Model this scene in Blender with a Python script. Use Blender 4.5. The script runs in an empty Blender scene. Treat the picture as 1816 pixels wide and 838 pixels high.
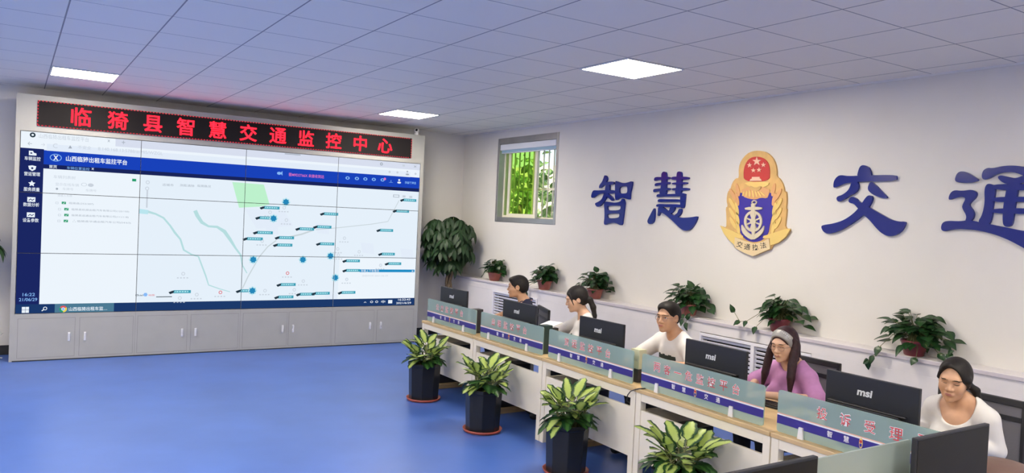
import bpy, bmesh, math, random
import numpy as np
from mathutils import Vector, Matrix

scn = bpy.context.scene
COL = scn.collection
PI = math.pi

# ------------------------------------------------------------------ camera
W, H, FPX = 1816, 838, 1369.607
YAW, PITCH, ROLL = 0.5743, -0.0240, 0.0464
CAM = Vector((-0.2705, -5.6873, 1.8483))
CEIL = 3.10
_cy, _sy, _cp, _sp, _cr, _sr = (math.cos(YAW), math.sin(YAW), math.cos(PITCH), math.sin(PITCH), math.cos(ROLL), math.sin(ROLL))
FWD = Vector((_sy*_cp, _cy*_cp, _sp))
_r = Vector((_cy, -_sy, 0)); _u = _r.cross(FWD)
RGT = _cr*_r + _sr*_u
UPV = -_sr*_r + _cr*_u
cam = bpy.data.cameras.new('camera'); cam.sensor_width = 36; cam.lens = FPX/W*36
cam.clip_start = 0.05
camo = bpy.data.objects.new('camera', cam); COL.objects.link(camo)
M = Matrix((RGT, UPV, -FWD)).transposed().to_4x4(); M.translation = CAM
camo.matrix_world = M
scn.camera = camo

def sight(px, py):
    return (px-W/2)/FPX*RGT - (py-H/2)/FPX*UPV + FWD
def on_x(px, py, X):
    d = sight(px, py); return CAM + d*((X-CAM.x)/d.x)
def on_z(px, py, Z):
    d = sight(px, py); return CAM + d*((Z-CAM.z)/d.z)

# ------------------------------------------------------------------ light and exposure
scn.view_settings.view_transform = 'Standard'
scn.view_settings.look = 'None'
scn.view_settings.gamma = 1
scn.view_settings.use_curve_mapping = False
scn.view_settings.exposure = 0.0
LAMP = 64.0
LAMP_COL = (1.0, 0.905, 0.755)
SCREEN = 0.98
LED = 5.0
wd = bpy.data.worlds.new('sky'); scn.world = wd; wd.use_nodes = True
nt = wd.node_tree
sky = nt.nodes.new('ShaderNodeTexSky'); sky.sky_type = 'NISHITA'; sky.sun_disc = False
sky.sun_elevation = math.radians(50); sky.sun_rotation = math.radians(250)
bg = nt.nodes['Background']; bg.inputs[1].default_value = 0.28
nt.links.new(sky.outputs[0], bg.inputs[0])
sl = bpy.data.lights.new('sun', 'SUN'); sl.energy = 9.0; sl.angle = 0.01; sl.color = (1, .95, .84)
so = bpy.data.objects.new('sun', sl); COL.objects.link(so)
so.rotation_euler = (0, math.radians(-42), math.radians(20)); so.location = (2, 0, 9)
try:
    scn.cycles.use_denoising = True
    scn.cycles.max_bounces = 8
    scn.cycles.diffuse_bounces = 5
    scn.cycles.transparent_max_bounces = 12
    scn.cycles.sample_clamp_indirect = 4.0
except Exception:
    pass

# ------------------------------------------------------------------ materials
def lin(c):
    if isinstance(c, str):
        c = tuple(int(c[i:i+2], 16)/255 for i in (0, 2, 4))
        return tuple((v/12.92 if v <= .04045 else ((v+.055)/1.055)**2.4) for v in c)
    return c
MATS = {}
def mat(name, col, rough=.5, metal=0., spec=.5, noise=0., nscale=20., bump=0., bscale=80., trans=0., coat=0., alpha=1.):
    if name in MATS: return MATS[name]
    m = bpy.data.materials.new(name); m.use_nodes = True
    t = m.node_tree; b = t.nodes['Principled BSDF']
    c = lin(col)
    b.inputs['Base Color'].default_value = (*c, 1)
    b.inputs['Roughness'].default_value = rough; b.inputs['Metallic'].default_value = metal
    b.inputs['Specular IOR Level'].default_value = spec
    b.inputs['Coat Weight'].default_value = coat
    b.inputs['Transmission Weight'].default_value = trans
    b.inputs['Alpha'].default_value = alpha
    tc = t.nodes.new('ShaderNodeTexCoord')
    if noise:
        n = t.nodes.new('ShaderNodeTexNoise'); n.inputs['Scale'].default_value = nscale; n.inputs['Detail'].default_value = 4
        t.links.new(tc.outputs['Object'], n.inputs['Vector'])
        r = t.nodes.new('ShaderNodeValToRGB')
        r.color_ramp.elements[0].position = .3; r.color_ramp.elements[1].position = .7
        r.color_ramp.elements[0].color = (*[v*(1-noise) for v in c], 1)
        r.color_ramp.elements[1].color = (*[min(1, v*(1+noise)) for v in c], 1)
        t.links.new(n.outputs[0], r.inputs[0]); t.links.new(r.outputs[0], b.inputs['Base Color'])
    if bump:
        n2 = t.nodes.new('ShaderNodeTexNoise'); n2.inputs['Scale'].default_value = bscale; n2.inputs['Detail'].default_value = 3
        t.links.new(tc.outputs['Object'], n2.inputs['Vector'])
        bm_ = t.nodes.new('ShaderNodeBump'); bm_.inputs['Strength'].default_value = bump; bm_.inputs['Distance'].default_value = .002
        t.links.new(n2.outputs[0], bm_.inputs['Height']); t.links.new(bm_.outputs[0], b.inputs['Normal'])
    MATS[name] = m
    return m
def glow(name, col, s=1.0):
    if name in MATS: return MATS[name]
    m = bpy.data.materials.new(name); m.use_nodes = True
    t = m.node_tree; t.nodes.remove(t.nodes['Principled BSDF'])
    e = t.nodes.new('ShaderNodeEmission'); e.inputs[0].default_value = (*lin(col), 1); e.inputs[1].default_value = s
    t.links.new(e.outputs[0], t.nodes['Material Output'].inputs[0])
    MATS[name] = m
    return m

def ceiling_mat():
    m = bpy.data.materials.new('ceiling_tiles'); m.use_nodes = True
    t = m.node_tree; b = t.nodes['Principled BSDF']; L = t.links.new
    tc = t.nodes.new('ShaderNodeTexCoord'); sp = t.nodes.new('ShaderNodeSeparateXYZ'); L(tc.outputs['Object'], sp.inputs[0])
    def line(axis, w):
        d = t.nodes.new('ShaderNodeMath'); d.operation = 'DIVIDE'; d.inputs[1].default_value = .6; L(sp.outputs[axis], d.inputs[0])
        r = t.nodes.new('ShaderNodeMath'); r.operation = 'ROUND'; L(d.outputs[0], r.inputs[0])
        s = t.nodes.new('ShaderNodeMath'); s.operation = 'SUBTRACT'; L(d.outputs[0], s.inputs[0]); L(r.outputs[0], s.inputs[1])
        a = t.nodes.new('ShaderNodeMath'); a.operation = 'ABSOLUTE'; L(s.outputs[0], a.inputs[0])
        c = t.nodes.new('ShaderNodeMath'); c.operation = 'LESS_THAN'; c.inputs[1].default_value = w; L(a.outputs[0], c.inputs[0])
        return c
    lx, ly = line('X', .0085), line('Y', .0065)
    mx = t.nodes.new('ShaderNodeMath'); mx.operation = 'MAXIMUM'; L(lx.outputs[0], mx.inputs[0]); L(ly.outputs[0], mx.inputs[1])
    n = t.nodes.new('ShaderNodeTexNoise'); n.inputs['Scale'].default_value = 160; L(tc.outputs['Object'], n.inputs['Vector'])
    mix = t.nodes.new('ShaderNodeMix'); mix.data_type = 'RGBA'
    mix.inputs['A'].default_value = (.95, .90, .82, 1); mix.inputs['B'].default_value = (.26, .25, .27, 1)
    L(mx.outputs[0], mix.inputs['Factor']); L(mix.outputs['Result'], b.inputs['Base Color'])
    inv = t.nodes.new('ShaderNodeMath'); inv.operation = 'MULTIPLY_ADD'; inv.inputs[1].default_value = -1.; L(mx.outputs[0], inv.inputs[0])
    sc_ = t.nodes.new('ShaderNodeMath'); sc_.operation = 'MULTIPLY'; sc_.inputs[1].default_value = .12; L(n.outputs[0], sc_.inputs[0]); L(sc_.outputs[0], inv.inputs[2])
    bp = t.nodes.new('ShaderNodeBump'); bp.inputs['Strength'].default_value = .35; bp.inputs['Distance'].default_value = .004
    L(inv.outputs[0], bp.inputs['Height']); L(bp.outputs[0], b.inputs['Normal'])
    b.inputs['Roughness'].default_value = .55
    return m
def leaf_mat(name, edge, mid, w=.62, rough=.38, vein=.0):
    m = bpy.data.materials.new(name); m.use_nodes = True
    t = m.node_tree; b = t.nodes['Principled BSDF']; L = t.links.new
    uv = t.nodes.new('ShaderNodeUVMap'); sp = t.nodes.new('ShaderNodeSeparateXYZ'); L(uv.outputs[0], sp.inputs[0])
    n = t.nodes.new('ShaderNodeTexNoise'); n.inputs['Scale'].default_value = 9; n.inputs['Detail'].default_value = 5; L(uv.outputs[0], n.inputs['Vector'])
    a = t.nodes.new('ShaderNodeMath'); a.operation = 'ABSOLUTE'; L(sp.outputs['X'], a.inputs[0])
    ad = t.nodes.new('ShaderNodeMath'); ad.operation = 'MULTIPLY_ADD'; ad.inputs[1].default_value = .5; L(n.outputs[0], ad.inputs[0]); L(a.outputs[0], ad.inputs[2])
    r = t.nodes.new('ShaderNodeValToRGB'); L(ad.outputs[0], r.inputs[0])
    e = r.color_ramp.elements
    e[0].position = w; e[0].color = (*lin(mid), 1); e[1].position = w+.22; e[1].color = (*lin(edge), 1)
    L(r.outputs[0], b.inputs['Base Color'])
    b.inputs['Roughness'].default_value = rough
    tr = t.nodes.new('ShaderNodeBsdfTranslucent'); L(r.outputs[0], tr.inputs[0])
    mx = t.nodes.new('ShaderNodeMixShader'); mx.inputs[0].default_value = .22
    L(b.outputs[0], mx.inputs[1]); L(tr.outputs[0], mx.inputs[2]); L(mx.outputs[0], t.nodes['Material Output'].inputs[0])
    MATS[name] = m
    return m
def film_glass(name, tint, body, clear=.3, rough=.25):
    """frosted sheet: partly see-through, partly a milky diffuse body, with a faint surface gloss"""
    m = bpy.data.materials.new(name); m.use_nodes = True
    t = m.node_tree; t.nodes.remove(t.nodes['Principled BSDF']); L = t.links.new
    tr = t.nodes.new('ShaderNodeBsdfTransparent'); tr.inputs[0].default_value = (*lin(tint), 1)
    df = t.nodes.new('ShaderNodeBsdfPrincipled'); df.inputs['Base Color'].default_value = (*lin(body), 1); df.inputs['Roughness'].default_value = rough
    mx = t.nodes.new('ShaderNodeMixShader'); mx.inputs[0].default_value = 1-clear
    L(tr.outputs[0], mx.inputs[1]); L(df.outputs[0], mx.inputs[2]); L(mx.outputs[0], t.nodes['Material Output'].inputs[0])
    MATS[name] = m
    return m
def pane(name, tint, gloss=.08):
    m = bpy.data.materials.new(name); m.use_nodes = True
    t = m.node_tree; t.nodes.remove(t.nodes['Principled BSDF']); L = t.links.new
    tr = t.nodes.new('ShaderNodeBsdfTransparent'); tr.inputs[0].default_value = (*lin(tint), 1)
    gl = t.nodes.new('ShaderNodeBsdfGlossy'); gl.inputs['Roughness'].default_value = .03
    mx = t.nodes.new('ShaderNodeMixShader'); mx.inputs[0].default_value = gloss
    L(tr.outputs[0], mx.inputs[1]); L(gl.outputs[0], mx.inputs[2]); L(mx.outputs[0], t.nodes['Material Output'].inputs[0])
    MATS[name] = m
    return m

m_wall = mat('wall_paint', (.735, .708, .665), .7, noise=.015, nscale=3, bump=.12, bscale=120)
m_floor = mat('blue_vinyl', (.058, .132, .44), .33, spec=.45, noise=.10, nscale=1.6, bump=.05, bscale=40)
m_ceil = ceiling_mat()
m_white = mat('white_lacquer', (.80, .79, .77), .4, noise=.02, nscale=6)
m_ledge = mat('ledge_board', (.78, .74, .73), .45, noise=.03, nscale=4)
m_ledgeshade = mat('ledge_nosing_shade', (.60, .55, .58), .45)  # purplish shadow along the board's front edge, put into its colour
m_slat = mat('louvre_white', (.82, .80, .84), .4)
m_dark = mat('dark_gap', (.02, .018, .03), .7)
m_skirt = mat('black_skirting', (.012, .012, .014), .4)
m_cab = mat('cabinet_steel', (.375, .375, .36), .42, spec=.4, noise=.03, nscale=5)
m_cabline = mat('cabinet_gap', (.18, .18, .18), .6)
m_chrome = mat('chrome', (.80, .80, .80), .3, metal=.2)
m_alu = mat('aluminium', (.42, .43, .44), .35, metal=.7, noise=.12, nscale=3)
m_bezel = mat('bezel_black', (.02, .02, .022), .4)
m_ledboard = mat('led_board', (.014, .012, .013), .6, spec=.12, bump=.2, bscale=300)
m_oak = mat('pale_oak', (.60, .425, .215), .42, noise=.12, nscale=7)
m_desk = mat('desk_white', (.86, .785, .63), .4, noise=.015, nscale=5)
m_groove = mat('desk_groove', (.12, .11, .10), .6)
m_black = mat('black_plastic', (.022, .023, .027), .42, noise=.05, nscale=12)
m_mon = mat('monitor_shell', (.022, .024, .031), .42, spec=.28, bump=.1, bscale=200)
m_monrib = mat('monitor_recess', (.012, .012, .015), .45)
m_off = mat('dark_display', (.010, .011, .011), .4, spec=.15)
m_logo = mat('pale_print', (.72, .74, .76), .35)
m_mesh = mat('chair_mesh', (.17, .165, .18), .8, bump=.6, bscale=400)
m_blackfab = mat('seat_fabric', (.02, .02, .022), .85, bump=.4, bscale=300)
m_letter = mat('blue_acrylic', (.010, .020, .19), .13, spec=.35)
m_red = mat('red_print', (.62, .05, .06), .45)
m_whiteprint = mat('white_print', (.86, .84, .84), .5)
m_stripe = mat('violet_blue_print', (.035, .024, .22), .35)
m_peach = mat('peach_print', (.80, .42, .30), .45)
m_gold = mat('gold_relief', (.72, .46, .17), .32, metal=.35, noise=.12, nscale=9)
m_gold2 = mat('bright_gold', (.85, .62, .20), .30, metal=.25)
m_cream = mat('cream_gold', (.78, .62, .36), .4, metal=.1)
m_silver = mat('pale_gold', (.74, .66, .47), .3, metal=.3)
m_embred = mat('emblem_red', (.52, .035, .03), .3)
m_embblue = mat('emblem_blue', (.035, .022, .30), .3)
m_pink = mat('pale_pink_gold', (.90, .60, .42), .35)
m_pot = mat('black_glaze', (.010, .011, .014), .28, spec=.35)
m_soil = mat('soil', (.035, .022, .014), .95, bump=.8, bscale=60)
m_terra = mat('terracotta', (.34, .07, .045), .45, noise=.1, nscale=14)
m_rpot = mat('red_pot', (.36, .115, .095), .5, noise=.15, nscale=18)
m_rpot2 = mat('dark_red_pot', (.19, .03, .045), .35, noise=.1, nscale=18)
m_bark = mat('bark', (.20, .14, .08), .85, noise=.3, nscale=20, bump=.5, bscale=60)
m_vine = mat('vine_stem', (.13, .14, .05), .6)
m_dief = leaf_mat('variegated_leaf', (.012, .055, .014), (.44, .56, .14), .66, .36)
m_dief2 = leaf_mat('dark_variegated_leaf', (.010, .045, .012), (.05, .14, .03), .50, .36)  # darker leaf colour, mostly for the low and flat-lying leaves
m_poth = leaf_mat('pothos_leaf', (.010, .042, .012), (.022, .075, .018), .5, .35)
m_tree = leaf_mat('money_tree_leaf', (.012, .040, .012), (.026, .072, .024), .35, .52)
m_out = leaf_mat('garden_leaf', (.10, .20, .05), (.26, .38, .13), .5, .5)
m_skin = mat('skin', (.58, .335, .205), .5, noise=.05, nscale=25)
m_skin2 = mat('fair_skin', (.66, .41, .28), .5, noise=.05, nscale=25)
m_hair = mat('black_hair', (.010, .008, .008), .6, spec=.3, noise=.3, nscale=60, bump=.5, bscale=70)
m_hair2 = mat('dark_red_hair', (.026, .008, .012), .55, spec=.35, noise=.4, nscale=60, bump=.5, bscale=70)
m_lip = mat('lips', (.38, .13, .11), .45)
m_eyew = mat('eye_white', (.62, .56, .52), .3)
m_eye = mat('iris_dark', (.012, .008, .006), .15)
m_navy = mat('navy_cloth', (.012, .015, .045), .85, noise=.15, nscale=30)
m_tee = mat('white_cloth', (.74, .72, .69), .85, noise=.03, nscale=14)
m_purple = mat('mauve_cloth', (.50, .225, .46), .75, noise=.16, nscale=11)
m_trous = mat('dark_trousers', (.02, .022, .03), .85)
m_shoe = mat('black_shoe', (.015, .014, .014), .4)
m_band = mat('silver_headband', (.33, .32, .31), .45, metal=.3, bump=.8, bscale=160)
m_glassrim = mat('thin_frame', (.30, .20, .17), .3, metal=.6)
m_lens = pane('spectacle_lens', (.99, .98, .98), .035)
m_frost = film_glass('frosted_sign_glass', (.80, .90, .87), (.43, .555, .51), .46, .22)
m_frost2 = film_glass('frosted_screen_glass', (.80, .90, .87), (.30, .37, .355), .10, .3)
m_green = pane('green_glass', (.86, .97, .62), .05)
m_paleg = pane('pale_glass', (.80, .90, .62), .12)
m_sash = mat('cream_upvc', (.78, .75, .60), .4)
m_blind = mat('blind_white', (.78, .80, .86), .5)
m_blindb = mat('blind_blue', (.30, .45, .58), .6)
m_paper = mat('paper', (.84, .84, .83), .6)
m_yellowish = mat('ivory_plastic', (.62, .62, .42), .5)
m_brown = mat('brown_leather', (.13, .075, .06), .5)
m_lamp = glow('lamp_diffuser', LAMP_COL, LAMP)
m_lampframe = mat('lamp_frame', (.80, .80, .80), .4)

# ------------------------------------------------------------------ mesh builder
class MB:
    def __init__(s):
        s.v = []; s.f = []; s.fm = []; s.fs = []; s.mats = []; s.uv = {}
        s.M = None
    def mi(s, m):
        if m not in s.mats: s.mats.append(m)
        return s.mats.index(m)
    def add(s, vs, fs, m, smooth=False, uv=None):
        o = len(s.v)
        if s.M is not None: vs = [s.M @ Vector(v) for v in vs]
        s.v.extend([tuple(v) for v in vs])
        k = s.mi(m)
        for f in fs:
            s.f.append([i+o for i in f]); s.fm.append(k); s.fs.append(smooth)
        if uv:
            for i, q in enumerate(uv): s.uv[o+i] = q
    def box(s, x0, x1, y0, y1, z0, z1, m, R=None):
        x0, x1 = sorted((x0, x1)); y0, y1 = sorted((y0, y1)); z0, z1 = sorted((z0, z1))
        vs = [(x, y, z) for z in (z0, z1) for y in (y0, y1) for x in (x0, x1)]
        if R is not None: vs = [R @ Vector(v) for v in vs]
        s.add(vs, [(0, 2, 3, 1), (4, 5, 7, 6), (0, 1, 5, 4), (2, 6, 7, 3), (0, 4, 6, 2), (1, 3, 7, 5)], m)
    def poly(s, pts, m):                      # flat polygon from 3-D points
        s.add(pts, [list(range(len(pts)))], m)
    def slab(s, pts2, place, d0, d1, m, smooth=False):
        """extruded outline; place(a, b, d) gives the 3-D point"""
        n = len(pts2)
        vs = [place(a, b, d0) for a, b in pts2] + [place(a, b, d1) for a, b in pts2]
        fs = [list(range(n, 2*n)), list(range(n-1, -1, -1))]
        s.add(vs, fs + [(i, (i+1) % n, n+(i+1) % n, n+i) for i in range(n)], m, smooth)
    def geo(s, g, place, m):
        s.add([place(*v) for v in g[0]], g[1], m)
    def lathe(s, prof, c, m, n=32, smooth=True, axis=None, cap=True, rot0=0.):
        A = axis if axis is not None else Matrix.Identity(3)
        vs = []; fs = []
        for r, z in prof:
            for k in range(n):
                a = 2*PI*k/n + rot0
                vs.append(Vector(c) + A @ Vector((r*math.cos(a), r*math.sin(a), z)))
        for i in range(len(prof)-1):
            for k in range(n):
                fs.append((i*n+k, i*n+(k+1) % n, (i+1)*n+(k+1) % n, (i+1)*n+k))
        s.add(vs, fs, m, smooth)
        if cap:
            o = len(prof)-1
            s.add(vs[:n], [list(range(n-1, -1, -1))], m); s.add(vs[o*n:], [list(range(n))], m)
    def tube(s, path, rad, m, n=8, cap=True):
        P = [Vector(p) for p in path]
        R = rad if isinstance(rad, (list, tuple)) else [rad]*len(P)
        vs = []; fs = []
        t0 = (P[1]-P[0]).normalized(); ref = Vector((0, 0, 1)) if abs(t0.z) < .9 else Vector((1, 0, 0))
        a = t0.cross(ref).normalized()
        for i, p in enumerate(P):
            t = (P[min(i+1, len(P)-1)]-P[max(i-1, 0)]).normalized()
            a = (a - t*a.dot(t)).normalized(); b = t.cross(a)
            for k in range(n):
                w = 2*PI*k/n; vs.append(p + (a*math.cos(w)+b*math.sin(w))*R[i])
        for i in range(len(P)-1):
            for k in range(n): fs.append((i*n+k, i*n+(k+1) % n, (i+1)*n+(k+1) % n, (i+1)*n+k))
        if cap: fs += [list(range(n-1, -1, -1)), [(len(P)-1)*n+k for k in range(n)]]
        s.add(vs, fs, m, True)
    def ball(s, c, r, m, n=16, k=10):
        rx, ry, rz = r if isinstance(r, (tuple, list)) else (r, r, r)
        c = Vector(c); vs = [c+Vector((0, 0, -rz))]; fs = []
        for i in range(1, k):
            t = -PI/2+PI*i/k
            for j in range(n):
                a = 2*PI*j/n; vs.append(c+Vector((rx*math.cos(t)*math.cos(a), ry*math.cos(t)*math.sin(a), rz*math.sin(t))))
        vs.append(c+Vector((0, 0, rz))); L = len(vs)-1
        for j in range(n):
            fs.append((0, 1+(j+1) % n, 1+j)); fs.append((L, L-n+j, L-n+(j+1) % n))
        for i in range(k-2):
            for j in range(n): fs.append((1+i*n+j, 1+i*n+(j+1) % n, 1+(i+1)*n+(j+1) % n, 1+(i+1)*n+j))
        s.add(vs, fs, m, True)
    def build(s, name, parent=None, bevel=0., seg=2):
        me = bpy.data.meshes.new(name)
        me.from_pydata(s.v, [], s.f)
        for m in s.mats: me.materials.append(m)
        me.polygons.foreach_set('material_index', s.fm)
        me.polygons.foreach_set('use_smooth', s.fs)
        if s.uv:
            ul = me.uv_layers.new(name='UVMap')
            idx = [0]*len(me.loops); me.loops.foreach_get('vertex_index', idx)
            flat = []
            for i in idx: flat.extend(s.uv.get(i, (0, 0)))
            ul.data.foreach_set('uv', flat)
        me.update()
        return link(name, me, parent, bevel, seg)

def link(name, me, parent=None, bevel=0., seg=2):
    o = bpy.data.objects.new(name, me); COL.objects.link(o)
    if parent is not None: o.parent = parent
    if bevel:
        b = o.modifiers.new('bevel', 'BEVEL'); b.width = bevel; b.segments = seg; b.limit_method = 'ANGLE'; b.angle_limit = .6
    return o
def tag(o, label, cat, group=None):
    o['label'] = label; o['category'] = cat
    if group: o['group'] = group
    return o
def thing(name, label, cat, loc=(0, 0, 0), rotz=0., group=None):
    o = bpy.data.objects.new(name, None); COL.objects.link(o)
    o.location = loc; o.rotation_euler = (0, 0, rotz); o.empty_display_size = .1
    return tag(o, label, cat, group)
def struct(o):
    o['kind'] = 'structure'; return o
def look(o, label):
    o['label'] = label; return o
def copy_tree(o, parent=None):
    c = o.copy(); COL.objects.link(c)
    if parent is not None: c.parent = parent
    for ch in list(o.children): copy_tree(ch, c)
    return c

_TXT = {}
_fc = bpy.data.curves.new('lettering', 'FONT'); _fo = bpy.data.objects.new('lettering', _fc); COL.objects.link(_fo)
def text_geo(s, extrude=0., offset=0.):
    """unit-size lettering, left edge and mid height at the origin, in the plane (a, b, depth)"""
    k = (s, extrude, offset)
    if k in _TXT: return _TXT[k]
    _fc.body = s; _fc.size = 1; _fc.extrude = extrude; _fc.offset = offset; _fc.resolution_u = 3
    dg = bpy.context.evaluated_depsgraph_get(); dg.update()
    me = bpy.data.meshes.new_from_object(_fo.evaluated_get(dg))
    vs = [tuple(v.co) for v in me.vertices]; fs = [list(p.vertices) for p in me.polygons]
    bpy.data.meshes.remove(me)
    x0 = min(v[0] for v in vs); x1 = max(v[0] for v in vs); y0 = min(v[1] for v in vs); y1 = max(v[1] for v in vs)
    vs = [(v[0]-x0, v[1]-(y0+y1)/2, v[2]) for v in vs]
    _TXT[k] = (vs, fs, x1-x0, y1-y0)
    return _TXT[k]
def chaikin(p, n=2):
    for _ in range(n):
        q = []
        for i in range(len(p)):
            a, b = p[i], p[(i+1) % len(p)]
            q.append((a[0]*.75+b[0]*.25, a[1]*.75+b[1]*.25)); q.append((a[0]*.25+b[0]*.75, a[1]*.25+b[1]*.75))
        p = q
    return p
def holed(loops):
    """flat fill of an outline with holes -> verts, faces (a, b)"""
    c = bpy.data.curves.new('outline', 'CURVE'); c.dimensions = '2D'; c.fill_mode = 'BOTH'; c.extrude = .5
    for L in loops:
        s = c.splines.new('POLY'); s.points.add(len(L)-1); s.use_cyclic_u = True
        for i, (x, y) in enumerate(L): s.points[i].co = (x, y, 0, 1)
    o = bpy.data.objects.new('outline', c); COL.objects.link(o)
    dg = bpy.context.evaluated_depsgraph_get(); dg.update()
    me = bpy.data.meshes.new_from_object(o.evaluated_get(dg))
    g = ([tuple(v.co) for v in me.vertices], [list(p.vertices) for p in me.polygons])
    bpy.data.meshes.remove(me); bpy.data.objects.remove(o); bpy.data.curves.remove(c)
    return g

# ------------------------------------------------------------------ the setting
XR, YB, XL, YF = 5.63, 4.92, -4.6, -8.4
WIN = (2.415, 3.905, 1.785, 2.985)          # y0, y1, z0, z1 of the window opening
b = MB(); b.box(XL-.2, XR+.2, YF-.2, YB+.2, -.2, 0, m_floor); struct(b.build('floor'))
b = MB(); b.box(XL-.2, XR+.2, YF-.2, YB+.2, CEIL, CEIL+.2, m_ceil); struct(b.build('ceiling'))
b = MB(); b.box(XL-.2, XR, YB, YB+.2, 0, CEIL, m_wall); struct(b.build('wall_back'))
b = MB(); b.box(XL-.2, XL, YF, YB, 0, CEIL, m_wall); struct(b.build('wall_left'))
b = MB(); b.box(XL-.2, XR, YF-.2, YF, 0, CEIL, m_wall); struct(b.build('wall_front'))
y0, y1, z0, z1 = WIN
b = MB()
b.box(XR, XR+.25, YF-.2, y0, 0, CEIL, m_wall); b.box(XR, XR+.25, y1, YB+.2, 0, CEIL, m_wall)
b.box(XR, XR+.25, y0, y1, 0, z0, m_wall); b.box(XR, XR+.25, y0, y1, z1, CEIL, m_wall)
struct(b.build('wall_right'))
b = MB(); b.box(XL, XR-.23, YB-.012, YB, 0, .11, m_skirt); struct(b.build('baseboard_back', None, .003))
b = MB(); b.box(XR-.015, XR, YF, YB, CEIL-.016, CEIL, m_white); struct(b.build('trim_1'))
# boxed-in sill along the right wall
LX, LZ = 5.41, .945
b = MB()
G1, G2 = (2.45, 3.545, .50, .80), (-1.62, -.36, .48, .785)
b.box(LX+.02, XR, YF, YB-.013, 0, .46, m_ledge)
b.box(LX+.02, XR, YF, YB-.013, .82, LZ-.03, m_ledge)
for a0, a1 in ((YF, G2[0]), (G2[1], G1[0]), (G1[1], YB-.013)): b.box(LX+.02, XR, a0, a1, .46, .82, m_ledge)
for g in (G1, G2): b.box(LX+.12, XR, g[0], g[1], .46, .82, m_dark)
b.box(LX+.010, XR, YF, YB-.013, LZ-.03, LZ, m_ledge)
b.box(LX+.006, LX+.010, YF, YB-.013, LZ-.031, LZ-.003, m_ledgeshade)
struct(b.build('trim_2', None, .002))

def grille(g, label, mull):
    t = thing('radiator_grille', label, 'grille', (LX+.03, (g[0]+g[1])/2, g[2]), 0, 'louvred grilles in the sill front')
    hw = (g[1]-g[0])/2; hh = g[3]-g[2]
    f = MB()
    for a, c in ((-hw, -hw+.025), (hw-.025, hw)): f.box(-.02, .02, a, c, -.012, hh, m_slat)
    f.box(-.02, .02, -hw, hw, hh, hh+.028, m_slat); f.box(-.02, .02, -hw, hw, -.035, -.008, m_slat)
    if mull is not None: f.box(-.022, .02, mull-.02, mull+.02, -.012, hh, m_slat)
    f.build('frame', t, .002)
    n = 8
    for k in range(n):
        s = MB(); zc = hh*(k+.5)/n
        R = Matrix.Translation((0.005, 0, zc)) @ Matrix.Rotation(math.radians(-22), 4, 'Y')
        s.box(-.003, .003, -hw+.02, hw-.02, -hh/n*.31, hh/n*.31, m_slat, R); s.build('slat', t)
grille(G1, 'white louvred radiator grille in the sill below the two potted plants nearest the window', None)
grille(G2, 'white louvred radiator grille behind the person in the mauve blouse', -.02)

# ------------------------------------------------------------------ window
b = MB(); fr = .05
xo = XR-.008
b.box(xo, XR+.12, y0, y0+fr, z0, z1, m_alu); b.box(xo, XR+.12, y1-fr, y1, z0, z1, m_alu)
b.box(xo, XR+.12, y0+fr, y1-fr, z1-.085, z1, m_alu); b.box(xo, XR+.12, y0+fr, y1-fr, z0, z0+.07, m_alu)
win = struct(b.build('window_1', None, .004))
iy0, iy1, iz0, iz1 = y0+fr, y1-fr, z0+.07, z1-.085
sp = iy0+(iy1-iy0)*.36                          # meeting stile: the right part stands open
def sash(xa, ya, yb, za, zb, w, pm, nm='sash'):
    f = MB()
    f.box(xa, xa+.03, ya, ya+w, za, zb, m_sash); f.box(xa, xa+.03, yb-w, yb, za, zb, m_sash)
    f.box(xa, xa+.03, ya+w, yb-w, za, za+w, m_sash); f.box(xa, xa+.03, ya+w, yb-w, zb-w, zb, m_sash)
    o = f.build(nm, win, .003)
    g = MB(); g.box(xa+.012, xa+.018, ya+w, yb-w, za+w, zb-w, pm); g.build('pane', o)
sash(XR+.05, sp, iy1-.17, iz0, iz1, .055, m_green)
sash(XR+.085, sp+.12, iy1, iz0, iz1, .03, m_paleg)
f = MB()
f.box(XR+.125, XR+.15, iy0-.0, iy0+.02, iz0, iz1, m_sash); f.box(XR+.125, XR+.15, iy1-.02, iy1, iz0, iz1, m_sash)
f.box(XR+.125, XR+.15, iy0, iy1, iz0, iz0+.02, m_sash); f.build('outer_frame', win)
for k in range(11):
    yy = iy0+.07+k*(iy1-iy0-.12)/10.5
    g = MB(); g.tube([(XR+.2, yy, z0), (XR+.2, yy, z1)], .011, m_sash, 8); g.build('security_bar', win)
g = MB(); g.box(XR+.19, XR+.21, y0, y1, z0+.46, z0+.49, m_sash); g.build('security_rail', win)
bl = tag(bpy.data.objects.new('roller_blind', None), 'rolled-up white and blue roller blind at the top of the window', 'blind')
COL.objects.link(bl); bl.location = (XR+.018, (y0+y1)/2, iz1)
hw = (iy1-iy0)/2-.01
b = MB(); b.box(-.022, .024, -hw, hw, -.085, -.004, m_blind); b.build('head_box', bl, .006)
b = MB(); b.box(-.004, .006, -hw+.02, hw-.02, -.125, -.085, m_blindb); b.build('fabric', bl)
b = MB(); b.tube([(0, -hw+.02, -.13), (0, hw-.02, -.13)], .008, m_blind); b.build('bottom_rail', bl)

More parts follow.
